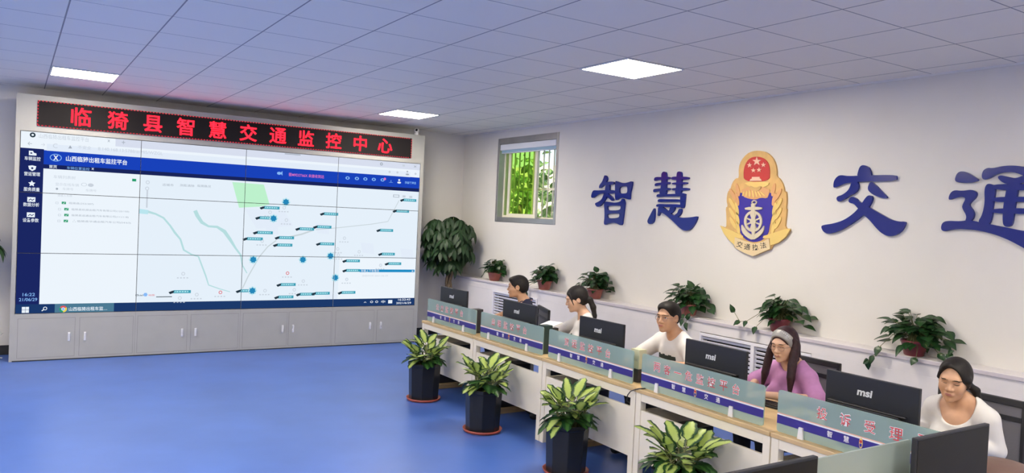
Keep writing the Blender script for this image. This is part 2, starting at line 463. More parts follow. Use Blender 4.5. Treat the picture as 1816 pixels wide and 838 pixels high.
# garden seen through the window
random.seed(5)
def leaf(mb, base, d, n, L, w, m, droop=.25, rows=5, fold=.18, wavy=0., heart=False):
    """one leaf blade: base point, direction, upper normal, length, half width"""
    d = Vector(d).normalized(); n = Vector(n); n = (n-d*n.dot(d))
    if n.length < 1e-3: n = d.orthogonal()
    n.normalize(); s = d.cross(n)
    vs = []; uv = []
    prof_o = [0.08, .72, 1., .92, .66, .02]; prof_h = [.30, 1., 1.02, .80, .42, .02]
    prof = prof_h if heart else prof_o
    for i in range(rows+1):
        t = i/rows
        p = Vector(base)+d*L*t - n*(droop*L*t*t)
        ww = w*prof[min(5, int(round(t*5)))]
        lift = fold*ww
        for k, a in enumerate((-1, -.5, 0, .5, 1)):
            q = p + s*(ww*a) + n*(lift*abs(a) + wavy*w*math.sin(6*t+2*a))
            if heart and i == 0: q = q - d*(L*.10*abs(a))
            vs.append(q); uv.append((a*.9 + (0.001 if a == 0 else 0), t*2.0))
    fs = [(i*5+k, i*5+k+1, (i+1)*5+k+1, (i+1)*5+k) for i in range(rows) for k in range(4)]
    mb.add(vs, fs, m, True, uv)
def rnd_dir(up=0.):
    while True:
        v = Vector((random.uniform(-1, 1), random.uniform(-1, 1), random.uniform(-1, 1)))
        if .1 < v.length < 1: break
    v.normalize(); v.z += up
    return v.normalized()
def garden_tree(x, y, zc, r, label):
    t = thing('garden_tree', label, 'tree', (x, y, -.2), 0, 'trees outside the window')
    b = MB(); b.tube([(0, 0, 0), (.05, .02, zc*.6), (-.03, 0, zc+.2)], [.09, .07, .04], m_bark); b.build('trunk', t)
    b = MB()
    for k in range(230):
        v = rnd_dir(); rr = r*random.random()**.4
        p = Vector((v.x*rr*.75, v.y*rr, zc+.2+v.z*rr*1.2))
        leaf(b, p, rnd_dir(-.3), rnd_dir(.8), random.uniform(.12, .24), random.uniform(.04, .08), m_out, .3, 3)
    b.build('foliage', t)
garden_tree(7.7, 6.35, 2.1, .9, 'bright green leafy tree outside behind the left half of the window')
garden_tree(7.9, 4.35, 2.3, .7, 'bright green leafy tree outside behind the right half of the window')
garden_tree(9.3, 8.6, 1.9, 1.1, 'farther green tree outside the window, left of the others')
b = MB(); b.box(XR+.25, 16, -4, 16, -.4, -.2, mat('garden_ground', (.35, .33, .20), .9, noise=.3, nscale=2)); struct(b.build('ground_outside'))
b = MB(); b.box(11, 11.3, 0, 16, -.2, 3.2, mat('garden_wall', (.66, .62, .42), .9, noise=.12, nscale=2)); struct(b.build('wall_outside'))

# ------------------------------------------------------------------ ceiling lamps
def ceiling_lamp(i, j, label):
    t = thing('ceiling_light', label, 'ceiling light', (i*.6+.3, j*.6+.3, CEIL), 0, 'square led panels in the ceiling')
    b = MB(); a, c = .297, .282
    for s in (-1, 1):
        b.box(-a, a, s*a, s*c, -.010, -.0005, m_lampframe); b.box(s*a, s*c, -c, c, -.010, -.0005, m_lampframe)
    b.build('frame', t)
    b = MB(); b.box(-c, c, -c, c, -.008, -.001, m_lamp); b.build('diffuser', t)
ceiling_lamp(0, 5, 'square ceiling light at the left, above the start of the red sign')
ceiling_lamp(6, 5, 'square ceiling light above the right end of the red sign')
ceiling_lamp(6, -2, 'large bright square ceiling light right of centre, nearest the camera')
for i, j in ((0, -2), (-6, 5), (-6, -2), (0, -9), (6, -9), (-6, -9), (-3, -5), (-3, 1), (-4, -12), (3, -12), (-7, -6)):  # lamps off the regular grid are unseen extras, added to brighten the ceiling
    ceiling_lamp(i, j, 'square ceiling light out of the picture overhead, some of these added to brighten the ceiling')

# ------------------------------------------------------------------ video wall
CA = Vector((-.270, 4.417, 0)); CANG = math.radians(-.974)
ex = Vector((math.cos(CANG), math.sin(CANG), 0)); ny = Vector((-math.sin(CANG), math.cos(CANG), 0))
def S(px, py):                                   # photo point -> (u, z) on the front of the video wall
    d = sight(px, py); k = (CA-CAM).dot(ny)/d.dot(ny); p = CAM+d*k
    return ((p-CA).dot(ex), p.z)
CW, CH, CD = 4.924, 2.965, .36
vw = thing('video_wall', 'grey steel cabinet holding a tiled map display across the back of the room', 'video wall', CA, CANG)
DU0, DU1, DZ0, DZ1 = .047, 4.870, .535, 2.558
b = MB()
b.box(0, CW, .02, CD, .0, CH, m_cab)
b.box(0, DU0-.004, 0, .02, 0, CH, m_cab); b.box(DU1+.004, CW, 0, .02, 0, CH, m_cab)
b.box(DU0-.004, DU1+.004, 0, .02, DZ1+.004, CH, m_cab); b.box(DU0-.004, DU1+.004, 0, .02, .0, DZ0-.004, m_cab)
for k in (1, 2, 3): b.box(DU0+k*1.206-.001, DU0+k*1.206+.001, -.0006, 0, 0.0, DZ0-.006, m_cabline)
b.box(0.03, CW-.03, -.002, .0, .0, .012, m_bezel)
b.build('cabinet_body', vw)
doors = [(.077, .628), (.678, 1.229), (1.280, 1.829), (1.874, 2.435), (2.495, 3.052), (3.078, 3.645), (3.715, 4.262), (4.310, 4.862)]
for k, (a, c) in enumerate(doors):
    b = MB(); b.box(a-.003, c+.003, -.0005, 0, .036, .480, m_cabline); b.box(a, c, -.0025, -.0005, .039, .477, m_cab)
    d = b.build('door', vw)
    hx = c-.055 if k % 2 == 0 else a+.055
    b = MB(); zc = .262
    b.box(hx-.012, hx+.012, -.010, -.0025, zc-.05, zc+.05, m_chrome)
    b.box(hx-.008, hx+.008, -.030, -.010, zc+.002, zc+.044, m_chrome)
    b.lathe([(.010, 0), (.010, .012)], (hx, -.010, zc-.032), m_chrome, 16, axis=Matrix.Rotation(PI/2, 3, 'X'))
    b.build('handle', d, .002)

# the picture on the display, drawn once and cut to the twelve panels
ui = MB()
sc_ = lambda c, k=1.: tuple(v*k for v in c)
U_white = glow('screen_white', (.86, .93, 1.0), SCREEN)
U_map = glow('screen_map', (.80, .89, .98), SCREEN)
U_tab = glow('screen_tab', (.70, .75, .88), SCREEN)
U_pale = glow('screen_pale', (.78, .86, .97), SCREEN)
U_blue = glow('screen_blue', (.010, .055, .50), SCREEN)
U_navy = glow('screen_navy', (.010, .018, .105), SCREEN)
U_side = glow('screen_sidebar', (.011, .020, .125), SCREEN)
U_task = glow('screen_taskbar', (.012, .042, .15), SCREEN)
U_act = glow('screen_task_active', (.075, .20, .30), SCREEN)
U_green = glow('screen_park', (.52, .90, .62), SCREEN)
U_river = glow('screen_river', (.48, .74, .76), SCREEN)
U_cyan = glow('screen_cyan', (.50, .80, .88), SCREEN)
U_road = glow('screen_road', (.60, .68, .72), SCREEN)
U_grey = glow('screen_grey', (.38, .43, .50), SCREEN)
U_lgrey = glow('screen_light_grey', (.60, .66, .74), SCREEN)
U_dark = glow('screen_dark', (.02, .04, .06), SCREEN)
U_label = glow('screen_label', (.06, .36, .48), SCREEN)
U_label2 = glow('screen_label_text', (.45, .85, .92), SCREEN)
U_star = glow('screen_cluster', (.02, .25, .50), SCREEN)
U_pop = glow('screen_popup', (.02, .28, .58), SCREEN)
U_txt = glow('screen_white_text', (.85, .92, 1.0), SCREEN)
U_lblue = glow('screen_light_blue', (.25, .50, .95), SCREEN)
U_pink = glow('screen_pink', (.75, .18, .55), SCREEN)
U_red = glow('screen_red', (.75, .10, .12), SCREEN)
U_yel = glow('screen_yellow', (.85, .65, .10), SCREEN)
U_grn = glow('screen_green', (.02, .35, .16), SCREEN)
LAY = 0.0009
def P3(u, z, l): return (u, .004-LAY*l, z)
def urect(u0, u1, z0, z1, l, m): ui.poly([P3(u0, z0, l), P3(u1, z0, l), P3(u1, z1, l), P3(u0, z1, l)], m)
def prect(px0, py0, px1, py1, l, m):
    (a, c), (d, e) = S(px0, py0), S(px1, py1)
    urect(min(a, d), max(a, d), min(c, e), max(c, e), l, m)
def ppoly(pts, l, m): ui.poly([P3(*S(*p), l) for p in pts], m)
def pline(pts, w, l, m):
    q = [Vector(S(*p)) for p in pts]
    L = []; R = []
    for i, p in enumerate(q):
        t = (q[min(i+1, len(q)-1)]-q[max(i-1, 0)]).normalized(); n = Vector((-t.y, t.x))
        ww = (w[i] if isinstance(w, (list, tuple)) else w)/2
        L.append(p+n*ww); R.append(p-n*ww)
    for i in range(len(q)-1): ui.poly([P3(*L[i], l), P3(*R[i], l), P3(*R[i+1], l), P3(*L[i+1], l)], m)
def disc(px, py, r, l, m, n=14, ry=None):
    u, z = S(px, py); ry = ry or r
    ui.poly([P3(u+r*math.cos(2*PI*k/n), z+ry*math.sin(2*PI*k/n), l) for k in range(n)], m)
def starp(u, z, r, r2=.42, n=5, a0=PI/2):
    return [(u+(r if k % 2 == 0 else r*r2)*math.cos(a0+PI*k/n), z+(r if k % 2 == 0 else r*r2)*math.sin(a0+PI*k/n)) for k in range(2*n)]
def ptext(s, px0, py0, px1, hm, l, m, bold=0.):
    """lettering starting at the photo point, hm tall, stretched to end at px1"""
    u, z = S(px0, py0); g = text_geo(s, 0., bold)
    u1 = S(px1, py0)[0]; k = hm/g[3]; kx = (u1-u)/g[2]
    ui.add([P3(u+v[0]*kx, z+v[1]*k, l) for v in g[0]], g[1], m)

zt = lambda py, px=79: S(px, py)[1]
Z_blue1, Z_blue0, Z_nav0 = zt(266), zt(291), zt(298.5)
urect(DU0, DU1, DZ0, DZ1, 0, U_map)
urect(DU0, DU1, Z_blue1, DZ1, 1, U_white)
urect(S(205, 250)[0], DU1, DZ1-.092, DZ1, 2, U_tab)
urect(DU0+.25, DU1-.15, DZ1-.20, DZ1-.125, 2, U_pale)
urect(DU0, DU1, Z_nav0, Z_blue0, 1, U_navy)
urect(DU0, DU1, Z_blue0, Z_blue1, 1, U_blue)
SU = S(77, 300)[0]
urect(DU0, SU, DZ0, Z_blue1+.01, 2, U_side)
urect(SU, S(247, 400)[0], DZ0, Z_nav0, 1, U_white)
urect(S(600, 500)[0], DU1, DZ0, S(738, 458)[1], 1, U_white)
TK = S(29.5, 539.5)[1]
urect(DU0, DU1, DZ0, TK, 3, U_task)
# browser row
disc(58, 239, .028, 3, U_dark); disc(58, 239, .012, 4, U_white)
ptext('山西临猗出租车监控平台', 69, 240.5, 158, .050, 3, U_lgrey)
ptext('×', 191, 249.5, 195, .03, 3, U_grey); ptext('+', 216, 252, 222, .04, 4, U_grey)
ptext('←', 49, 254, 57, .04, 3, U_grey); ptext('→', 73, 256, 80, .035, 3, U_lgrey); ptext('C', 94, 258, 102, .05, 3, U_lgrey)
ppoly([(121, 263), (128, 263), (124.5, 257.5)], 3, U_grey)
ptext('不安全', 138, 260.5, 162, .040, 3, U_lgrey); ptext('8.140.168.13:5788/#/MIS/WZGL', 174, 263.5, 289, .040, 3, U_lgrey)
disc(676.5, 290.5, .022, 4, U_grey); disc(676.5, 290.5, .010, 5, U_tab)
prect(714, 291.8, 718, 295, 4, U_lgrey); ptext('×', 734, 295, 738.5, .03, 4, U_grey)
for x, y in ((691, 304.5), (705, 305.5), (737, 308)): disc(x, y, .016, 3, U_lgrey, 10)
disc(722.5, 304, .012, 3, U_grey); disc(722.5, 309, .028, 3, U_grey, 8, .012)
prect(505, 271.5, 533, 275.5, 4, U_grey)
# header
disc(99, 279.3, .058, 3, U_lblue, 24, .042); disc(99, 279.3, .050, 4, U_blue, 24, .034)
ptext('X', 94.5, 279.3, 103.5, .055, 5, U_txt, .04)
ptext('山西临猗出租车监控平台', 117, 280.5, 226, .062, 3, U_txt, .02)
ptext('首页', 87, 294.7, 101, .036, 3, U_txt, .015); ptext('车辆位置监控', 118.5, 297.2, 159, .032, 3, U_lblue); ptext('×', 162.5, 299, 166.5, .028, 3, U_txt)
disc(495, 307, .028, 3, U_lblue, 8, .02); ppoly([(497, 307), (501, 303), (501, 311)], 3, U_lblue)
ptext('晋M9D2T66X 未接收到达', 512, 309, 575, .045, 3, U_pink, .01)
for x in (616.5, 633, 648, 663, 678.5): disc(x, 315.3+(x-616)*.055, .030, 3, U_lblue, 12, .022); disc(x, 315.3+(x-616)*.055, .013, 4, U_blue, 10)
disc(682.5, 317, .018, 5, U_pink); ptext('⊥', 690, 321, 697, .035, 3, U_lblue)
disc(708, 319, .014, 3, U_txt); disc(708, 323.5, .03, 3, U_txt, 8, .014); ptext('超级管理员', 718, 323.3, 738, .036, 3, U_lblue, .02)
# sidebar
for (ix, iy, ly, s) in ((58, 271.5, 280.3, '车辆监控'), (57.2, 298, 307.6, '营运管理'), (56.4, 325.3, 335, '服务质量'), (55.6, 353.4, 362.2, '数据分析'), (54.7, 380.6, 390, '设备参数')):
    u, z = S(ix, iy)
    if s == '服务质量': ui.poly([P3(a, c, 3) for a, c in starp(u, z, .036, .5)], U_txt)
    elif s == '营运管理':
        ui.poly([P3(u+a, z+c, 3) for a, c in ((-.038, .024), (0, .032), (.038, .024), (.03, -.012), (0, -.032), (-.03, -.012))], U_txt)
        ui.poly([P3(u+.012*math.cos(k), z+.012*math.sin(k), 4) for k in range(6)], U_side)
    elif s == '车辆监控':
        ui.poly([P3(u+a, z+c, 3) for a, c in ((-.036, -.024), (.036, -.024), (.036, .0), (.012, .006), (.002, .026), (-.036, .026))], U_txt)
        urect(u-.022, u-.004, z-.006, z+.008, 4, U_side)
    else:
        urect(u-.038, u+.038, z-.026, z+.026, 3, U_txt)
        ui.poly([P3(u+a, z+c, 4) for a, c in ((-.026, -.006), (-.006, .010), (.008, -.004), (.028, .012), (.028, .002), (.008, -.014), (-.006, .0), (-.026, -.016))], U_side)
    ptext(s, ix-14.5, ly-.3, ix+14, .044, 3, U_txt, .012)
ptext('16:22', 40, 522, 62, .036, 3, U_lblue, .01); ptext('21/06/29', 33.5, 531, 66, .036, 3, U_lblue, .01)
# list panel
ptext('车辆列表树', 95, 313, 134, .038, 3, U_lgrey); prect(234.5, 316.6, 241.5, 321.6, 3, U_grn)
ptext('显示在线车辆', 98, 326, 140, .034, 3, U_lgrey); disc(149, 327, .03, 3, U_lgrey, 12, .020); disc(161, 328, .03, 3, U_lgrey, 12, .020); disc(149, 327, .024, 4, U_white, 12, .016)
disc(101, 334.5, .012, 3, U_grey); ptext('车牌号', 111, 334.5, 130, .03, 3, U_lgrey); ptext('车牌号', 152, 337, 171, .03, 3, U_lgrey)
ptext('请输入车牌', 102, 346, 128, .028, 3, U_lgrey)
for x, y, s, e in ((113.5, 359.5, '临猗县(253/307)', 166), (118, 370.6, '临猗县玖顺出租汽车有限公司(125/150)', 229), (118, 381, '临猗县运通出租汽车有限公司(111/118)', 228), (117, 391.5, '临猗县华通出租汽车公司(54/63)', 232)):
    prect(x-4, y-2.3, x+3.5, y+2.3, 3, U_grn); ptext('✓', x-2.2, y, x+2, .022, 4, U_white)
    prect(x-15, y-2, x-10, y+2, 3, U_lgrey); prect(x-14.2, y-1.3, x-10.8, y+1.3, 4, U_white)
    ptext(s, x+(9 if y < 390 else 20), y+.5, e, .027, 3, U_grey)
ptext('∴', 129, 391.5, 134, .025, 3, U_grey)
# map
ppoly([(412, 322.5), (468, 327), (478, 362), (462, 366), (424, 368)], 2, U_green)
ppoly([(434, 370), (505, 374), (520, 400), (455, 405)], 1.4, U_pale)
for x, y in ((560, 395), (640, 430), (650, 500), (575, 515), (710, 440), (470, 395)):
    ppoly([(x, y), (x+22, y+2), (x+24, y+20), (x+3, y+18)], 1.5, U_pale)
pline([(247, 374), (263, 376)], [.055, .05], 2, U_cyan)
pline([(262, 375), (276, 379), (290, 386), (302, 400), (310, 412), (320, 424), (326, 443), (340, 451), (352, 454.5), (365, 489), (370, 505), (390, 512), (408, 517)], [.03, .022, .022, .022, .026, .022, .022, .018, .018, .018, .014, .012, .010], 2, U_river)
pline([(346, 373), (350, 382), (358, 394), (370, 401), (385, 402), (398, 410), (408, 424), (418, 440), (427, 452), (430, 470), (438, 484)], [.045, .045, .04, .025, .03, .045, .04, .025, .022, .016, .012], 2, U_river)
pline([(430, 511), (440, 490), (460, 455), (475, 437), (490, 426)], .014, 2, U_road)
pline([(508, 421), (535, 415), (555, 408)], .020, 2, U_road)
pline([(560, 407), (600, 403.5), (660, 397), (688, 392.5), (700, 370), (708, 355)], .010, 2, U_road)
for px, py in ((482, 368), (474, 386), (470, 412), (452, 423), (508, 421), (587, 379), (544, 405.5), (575, 402), (505, 434), (580, 432), (511, 504), (440, 515), (507, 526), (545, 521), (572, 519.5), (727, 354.6), (714, 374), (685.5, 408), (688.5, 450), (626, 462), (700, 467), (618, 518), (323, 516.6), (626, 479)):
    u, z = S(px, py); w = .100
    urect(u-w, u+w, z-.020, z+.018, 4, U_label); urect(u-w*.85, u+w*.7, z-.008, z+.008, 5, U_label2)
    for k in range(5): urect(u-w*.75+k*.03, u-w*.75+k*.03+.012, z-.006, z+.006, 6, U_label)
    ui.poly([P3(u+a, z+c, 6) for a, c in ((-w-.055, -.006), (-w-.035, -.030), (-w, -.016), (-w+.012, .010), (-w-.01, .012))], U_dark)
for px, py in ((507, 358), (485, 387), (449, 460), (537, 460), (586, 453.5), (594.6, 492), (447.5, 515)):
    u, z = S(px, py); ui.poly([P3(a, c, 7) for a, c in starp(u, z, .060, .78, 8)], U_cyan); ui.poly([P3(a, c, 8) for a, c in starp(u, z, .044, .76, 7)], U_star)
for k, (px, py) in enumerate(((504, 368), (479, 376), (508, 390), (465, 427), (510, 484), (538, 498), (522, 513.5), (470, 515), (611, 422), (599, 441), (600, 452), (637, 446), (615, 495), (675, 470), (325, 485), (391, 518), (349, 522), (319, 528), (262, 323), (261, 334))):
    c = U_red if k in (4, 15) else U_lgrey
    disc(px, py, .022, 3, c, 12); disc(px, py, .014, 4, U_map, 12)
    u, z = S(px, py)
    if k < 18:
        for q in range(4): urect(u-.07+q*.036, u-.07+q*.036+.02, z-.058, z-.044, 3, U_lgrey)
prect(260, 337, 261.6, 368, 3, U_lgrey)
ptext('运城市', 288, 327, 308, .03, 3, U_grey); ptext('测距清除', 319, 328, 345, .03, 3, U_grey); ptext('临猗路况', 350, 329, 374, .03, 3, U_grey)
prect(697.5, 344.6, 708, 350, 3, U_grey); prect(698.5, 345.5, 707, 349.1, 4, U_map); prect(714, 346, 719, 350, 3, U_lgrey); prect(726, 347, 731, 351, 3, U_lgrey)
ptext('Bai', 240.5, 523, 254, .022, 4, U_dark); disc(258, 522, .024, 4, U_lblue, 6); ptext('地图', 263, 523, 274, .022, 4, U_red)
prect(277, 525.4, 305, 526.3, 4, U_dark)
prect(638, 477.2, 735, 482.4, 6, U_pop); prect(638, 483, 735, 524, 5, U_white); ptext('车辆上下车情况', 640, 479.7, 672, .036, 7, U_txt)
ptext('当前时间 2021-06-29', 642, 488.5, 688, .026, 6, U_lgrey); ptext('×', 730, 480.3, 733, .024, 7, U_txt)
# task bar
u, z = S(45, 549); g = .034
for a in (-1, 1):
    for c in (-1, 1): urect(u+a*g*.52-g*.47, u+a*g*.52+g*.47, z+c*g*.52-g*.46, z+c*g*.52+g*.46, 5, U_txt)
disc(80, 546.5, .020, 5, U_txt); disc(80, 546.5, .013, 6, U_task); pline([(74, 551), (78, 548)], .01, 5, U_txt)
urect(S(97, 548)[0], S(202, 546)[0], DZ0, TK, 4, U_act)
u, z = S(112, 547.5)
for k, c in enumerate((U_red, U_yel, U_grn)):
    ui.poly([P3(u, z, 5)]+[P3(u+.038*math.cos(a), z+.038*math.sin(a), 5) for a in [math.radians(30+k*-120+q*20) for q in range(7)]], c)
ui.poly([P3(u+.019*math.cos(k*.6), z+.019*math.sin(k*.6), 6) for k in range(10)], U_txt); ui.poly([P3(u+.014*math.cos(k*.6), z+.014*math.sin(k*.6), 7) for k in range(10)], U_lblue)
ptext('山西临猗出租车监…', 122, 547.5, 190, .045, 5, U_txt, .01)
for x, y in ((659, 534.8), (668, 534.6)): disc(x, y, .022, 5, U_txt, 10, .016); disc(x, y, .014, 6, U_task, 10, .010)
ptext('^', 645, 535.5, 650, .016, 5, U_txt); ptext('中', 676, 534.6, 683, .04, 5, U_txt, .01); prect(688.5, 531.6, 695.5, 537.4, 5, U_txt)
ptext('16:22:43', 706, 531, 727.5, .028, 5, U_txt, .01); ptext('2021/6/29', 702.5, 537, 729, .028, 5, U_txt, .01)

me = bpy.data.meshes.new('picture'); me.from_pydata(ui.v, [], ui.f)
me.polygons.foreach_set('material_index', ui.fm)
base = bmesh.new(); base.from_mesh(me); bpy.data.meshes.remove(me)
pw, ph = (DU1-DU0)/4, (DZ1-DZ0)/3; gp = .0032
for r in range(3):
    for c in range(4):
        u0, u1 = DU0+c*pw+gp, DU0+(c+1)*pw-gp; q0, q1 = DZ0+r*ph+gp, DZ0+(r+1)*ph-gp
        bm = base.copy()
        for co, no in (((u0, 0, 0), (-1, 0, 0)), ((u1, 0, 0), (1, 0, 0)), ((0, 0, q0), (0, 0, -1)), ((0, 0, q1), (0, 0, 1))):
            bmesh.ops.bisect_plane(bm, geom=bm.verts[:]+bm.edges[:]+bm.faces[:], plane_co=co, plane_no=no, clear_outer=True, dist=1e-6)
        me = bpy.data.meshes.new('display_panel')
        bm.to_mesh(me); bm.free()
        for m in ui.mats: me.materials.append(m)
        o = link('display_panel', me, vw)
        e = MB(); e.box(u0-gp, u1+gp, .006, .02, q0-gp, q1+gp, m_bezel); e.build('bezel', o)
base.free()

# led sign
LU0, LU1, LZ0, LZ1 = .198, 4.715, 2.625, 2.905
sg = thing('led_sign', 'long black sign with glowing red characters above the map display', 'sign', CA, CANG)
b = MB(); b.box(LU0, LU1, -.018, -.0005, LZ0, LZ1, m_ledboard); b.build('board', sg)
m_led = glow('red_led', (1.0, .009, .019), LED); m_led2 = glow('red_led_edge', (.9, .05, .08), .9)
d = .034
def dotted(n, fn):
    b = MB()
    for k in range(n): fn(b, (k+.2)*d)
    look(b.build('border_light', sg), 'dotted red light border')
n = int((LU1-LU0)/d)
for zz in (LZ0, LZ1-.010): dotted(n, lambda b, a: b.box(LU0+a, LU0+a+d*.55, -.020, -.018, zz, zz+.010, m_led2))
n = int((LZ1-LZ0)/d)
for uu in (LU0, LU1-.010): dotted(n, lambda b, a: b.box(uu, uu+.010, -.020, -.018, LZ0+a, LZ0+a+d*.55, m_led2))
for ch, px, py in zip('临猗县智慧交通监控中心', (144, 209, 271, 328.6, 386, 440, 492.5, 542, 591, 638, 682), (205, 209.6, 216.6, 222.5, 227.5, 234.6, 238.4, 244, 248.7, 252.4, 259)):
    u, z = S(px, py); g = text_geo(ch, .01, .012); k = .205/.92
    b = MB(); b.geo(g, lambda x, y, e: (u+(x-g[2]/2)*k, -.0205-e*.05, 2.765+y*k*.98), m_led); b.build('lit_character', sg)

# camera on top of the cabinet
u, z = S(742, 236)
cc = CA+ex*u+ny*.06
t = thing('security_camera', 'small white dome camera on the right end of the cabinet top', 'camera', (cc.x, cc.y, CH), CANG-.3)
b = MB(); b.lathe([(.030, 0), (.033, .006), (.030, .03), (.018, .045)], (0, 0, 0), m_white); b.build('base', t)
b = MB(); b.ball((0, 0, .066), .036, m_white, 20, 14); hd = b.build('head', t)
b = MB(); b.ball((-.005, -.022, .070), (.020, .018, .020), m_off, 16, 10); b.build('lens', hd)

# ------------------------------------------------------------------ wall lettering (acrylic characters standing off the right wall)
def wall_slab(mb, pts, ox, oy, k, d0, d1, m, sm=2):
    q = [on_x(ox+x/k, oy+y/k, XR) for x, y in (chaikin(pts, sm) if sm else pts)]
    n = len(q)
    vs = [Vector((XR-d0, p.y, p.z)) for p in q]+[Vector((XR-d1, p.y, p.z)) for p in q]
    mb.add(vs, [list(range(n, 2*n)), list(range(n-1, -1, -1))]+[(i, (i+1) % n, n+(i+1) % n, n+i) for i in range(n)], m)
def wall_holed(mb, loops, ox, oy, k, d0, d1, m):
    g = holed([chaikin(l, 2) for l in loops])
    vs = []
    for x, y, z in g[0]:
        p = on_x(ox+x/k, oy+y/k, XR); vs.append(Vector((XR-(d0+(z+.5)*(d1-d0)), p.y, p.z)))
    mb.add(vs, g[1], m)
DL0, DL1 = 0.0, .022
A = (1040, 300, 6.981)
zhi = [[(247, 72), (268, 90), (277, 125), (258, 160), (232, 200), (182, 240), (170, 225), (180, 190), (205, 165), (225, 120), (235, 85)],
       [(215, 162), (262, 157), (345, 150), (360, 163), (350, 190), (300, 192), (220, 205)],
       [(258, 180), (305, 180), (302, 262), (298, 305), (250, 300), (245, 250)],
       [(74, 332), (84, 290), (103, 258), (150, 262), (250, 258), (376, 256), (376, 302), (265, 300), (190, 300), (140, 325), (97, 358), (78, 350)],
       [(235, 285), (282, 295), (264, 350), (235, 400), (188, 458), (150, 467), (130, 448), (120, 420), (160, 405), (200, 378), (222, 335)],
       [(262, 290), (320, 326), (355, 375), (337, 400), (298, 362), (255, 330)]]
zhi_h = [[[(370, 145), (400, 148), (440, 165), (490, 172), (540, 160), (582, 145), (585, 175), (570, 250), (556, 300), (555, 362), (545, 378), (490, 358), (435, 352), (388, 388), (370, 372), (370, 250)],
          [(424, 218), (512, 208), (524, 222), (522, 286), (505, 299), (440, 300), (422, 285)]],
         [[(230, 408), (265, 398), (320, 408), (370, 415), (440, 400), (455, 362), (476, 366), (492, 410), (488, 450), (480, 520), (467, 620), (458, 692), (428, 690), (390, 668), (340, 660), (290, 670), (248, 691), (230, 672), (240, 600), (240, 500)],
          [(278, 450), (432, 448), (442, 465), (432, 507), (284, 510), (274, 480)], [(278, 550), (417, 545), (427, 560), (417, 602), (284, 607), (272, 580)]]]
hui = [[(943, 60), (960, 33), (985, 28), (1006, 45), (1009, 130), (1004, 240), (1010, 315), (912, 315), (935, 240), (945, 150)],
       [(1133, 50), (1150, 28), (1182, 28), (1197, 50), (1197, 150), (1194, 315), (1106, 315), (1128, 220)],
       [(852, 135), (858, 104), (890, 94), (950, 97), (1042, 91), (1053, 108), (1042, 124), (960, 130), (900, 136), (865, 148)],
       [(860, 200), (868, 172), (940, 165), (1037, 154), (1050, 170), (1042, 187), (960, 197), (900, 202), (870, 210)],
       [(842, 275), (848, 244), (900, 240), (1042, 227), (1057, 240), (1047, 260), (960, 266), (900, 274), (855, 287)],
       [(1066, 110), (1080, 93), (1130, 90), (1277, 93), (1288, 110), (1277, 127), (1180, 131), (1100, 133), (1070, 127)],
       [(1070, 180), (1085, 164), (1252, 157), (1267, 170), (1257, 187), (1090, 192)],
       [(1070, 247), (1085, 231), (1272, 229), (1290, 243), (1277, 262), (1090, 267)],
       [(882, 330), (898, 304), (1010, 307), (1130, 304), (1160, 295), (1243, 297), (1240, 337), (1000, 336), (893, 347)],
       [(1178, 297), (1243, 297), (1234, 400), (1224, 480), (1195, 485), (1178, 465)],
       [(898, 388), (914, 366), (1000, 371), (1200, 371), (1200, 404), (1000, 403), (908, 408)],
       [(877, 455), (893, 428), (1000, 431), (1205, 434), (1200, 472), (1100, 470), (898, 467)],
       [(855, 474), (863, 500), (861, 600), (846, 657), (815, 680), (784, 674), (770, 645), (784, 608), (815, 550)],
       [(905, 462), (965, 460), (952, 500), (928, 540), (916, 578), (896, 577), (903, 520)],
       [(920, 465), (965, 465), (1010, 505), (1042, 535), (1110, 577), (1160, 592), (1210, 600), (1300, 595), (1360, 586), (1394, 580), (1386, 620), (1350, 692), (1300, 748), (1260, 762), (1208, 752), (1158, 712), (1088, 642), (1030, 592), (980, 552), (925, 525)],
       [(1055, 460), (1113, 465), (1108, 505), (1070, 545), (1040, 550), (1000, 520), (1042, 515)],
       [(1098, 570), (1142, 545), (1152, 518), (1165, 488), (1192, 488), (1197, 515), (1186, 552), (1150, 595)]]
Bq = (1420, 250, 3.4924)
jiao = [[(368, 172), (384, 150), (410, 150), (437, 168), (450, 232), (355, 232)],
        [(210, 285), (214, 248), (235, 219), (260, 210), (300, 218), (400, 213), (595, 209), (605, 225), (598, 248), (450, 250), (330, 256), (280, 262), (240, 282), (219, 290)],
        [(325, 245), (362, 248), (370, 290), (350, 320), (310, 342), (270, 367), (243, 378), (230, 362), (234, 343), (270, 333), (310, 300)],
        [(442, 245), (480, 278), (520, 323), (549, 352), (525, 356), (470, 340), (430, 312), (423, 288)],
        [(432, 335), (452, 340), (455, 365), (430, 412), (400, 457), (340, 502), (270, 547), (220, 567), (180, 575), (148, 562), (134, 528), (150, 519), (210, 511), (280, 489), (350, 438), (388, 385), (415, 345)],
        [(303, 370), (318, 345), (345, 347), (370, 373), (395, 388), (430, 408), (500, 448), (570, 487), (620, 499), (659, 497), (657, 517), (636, 557), (600, 583), (560, 591), (518, 577), (478, 541), (438, 491), (398, 457), (362, 415), (338, 387), (313, 384)]]
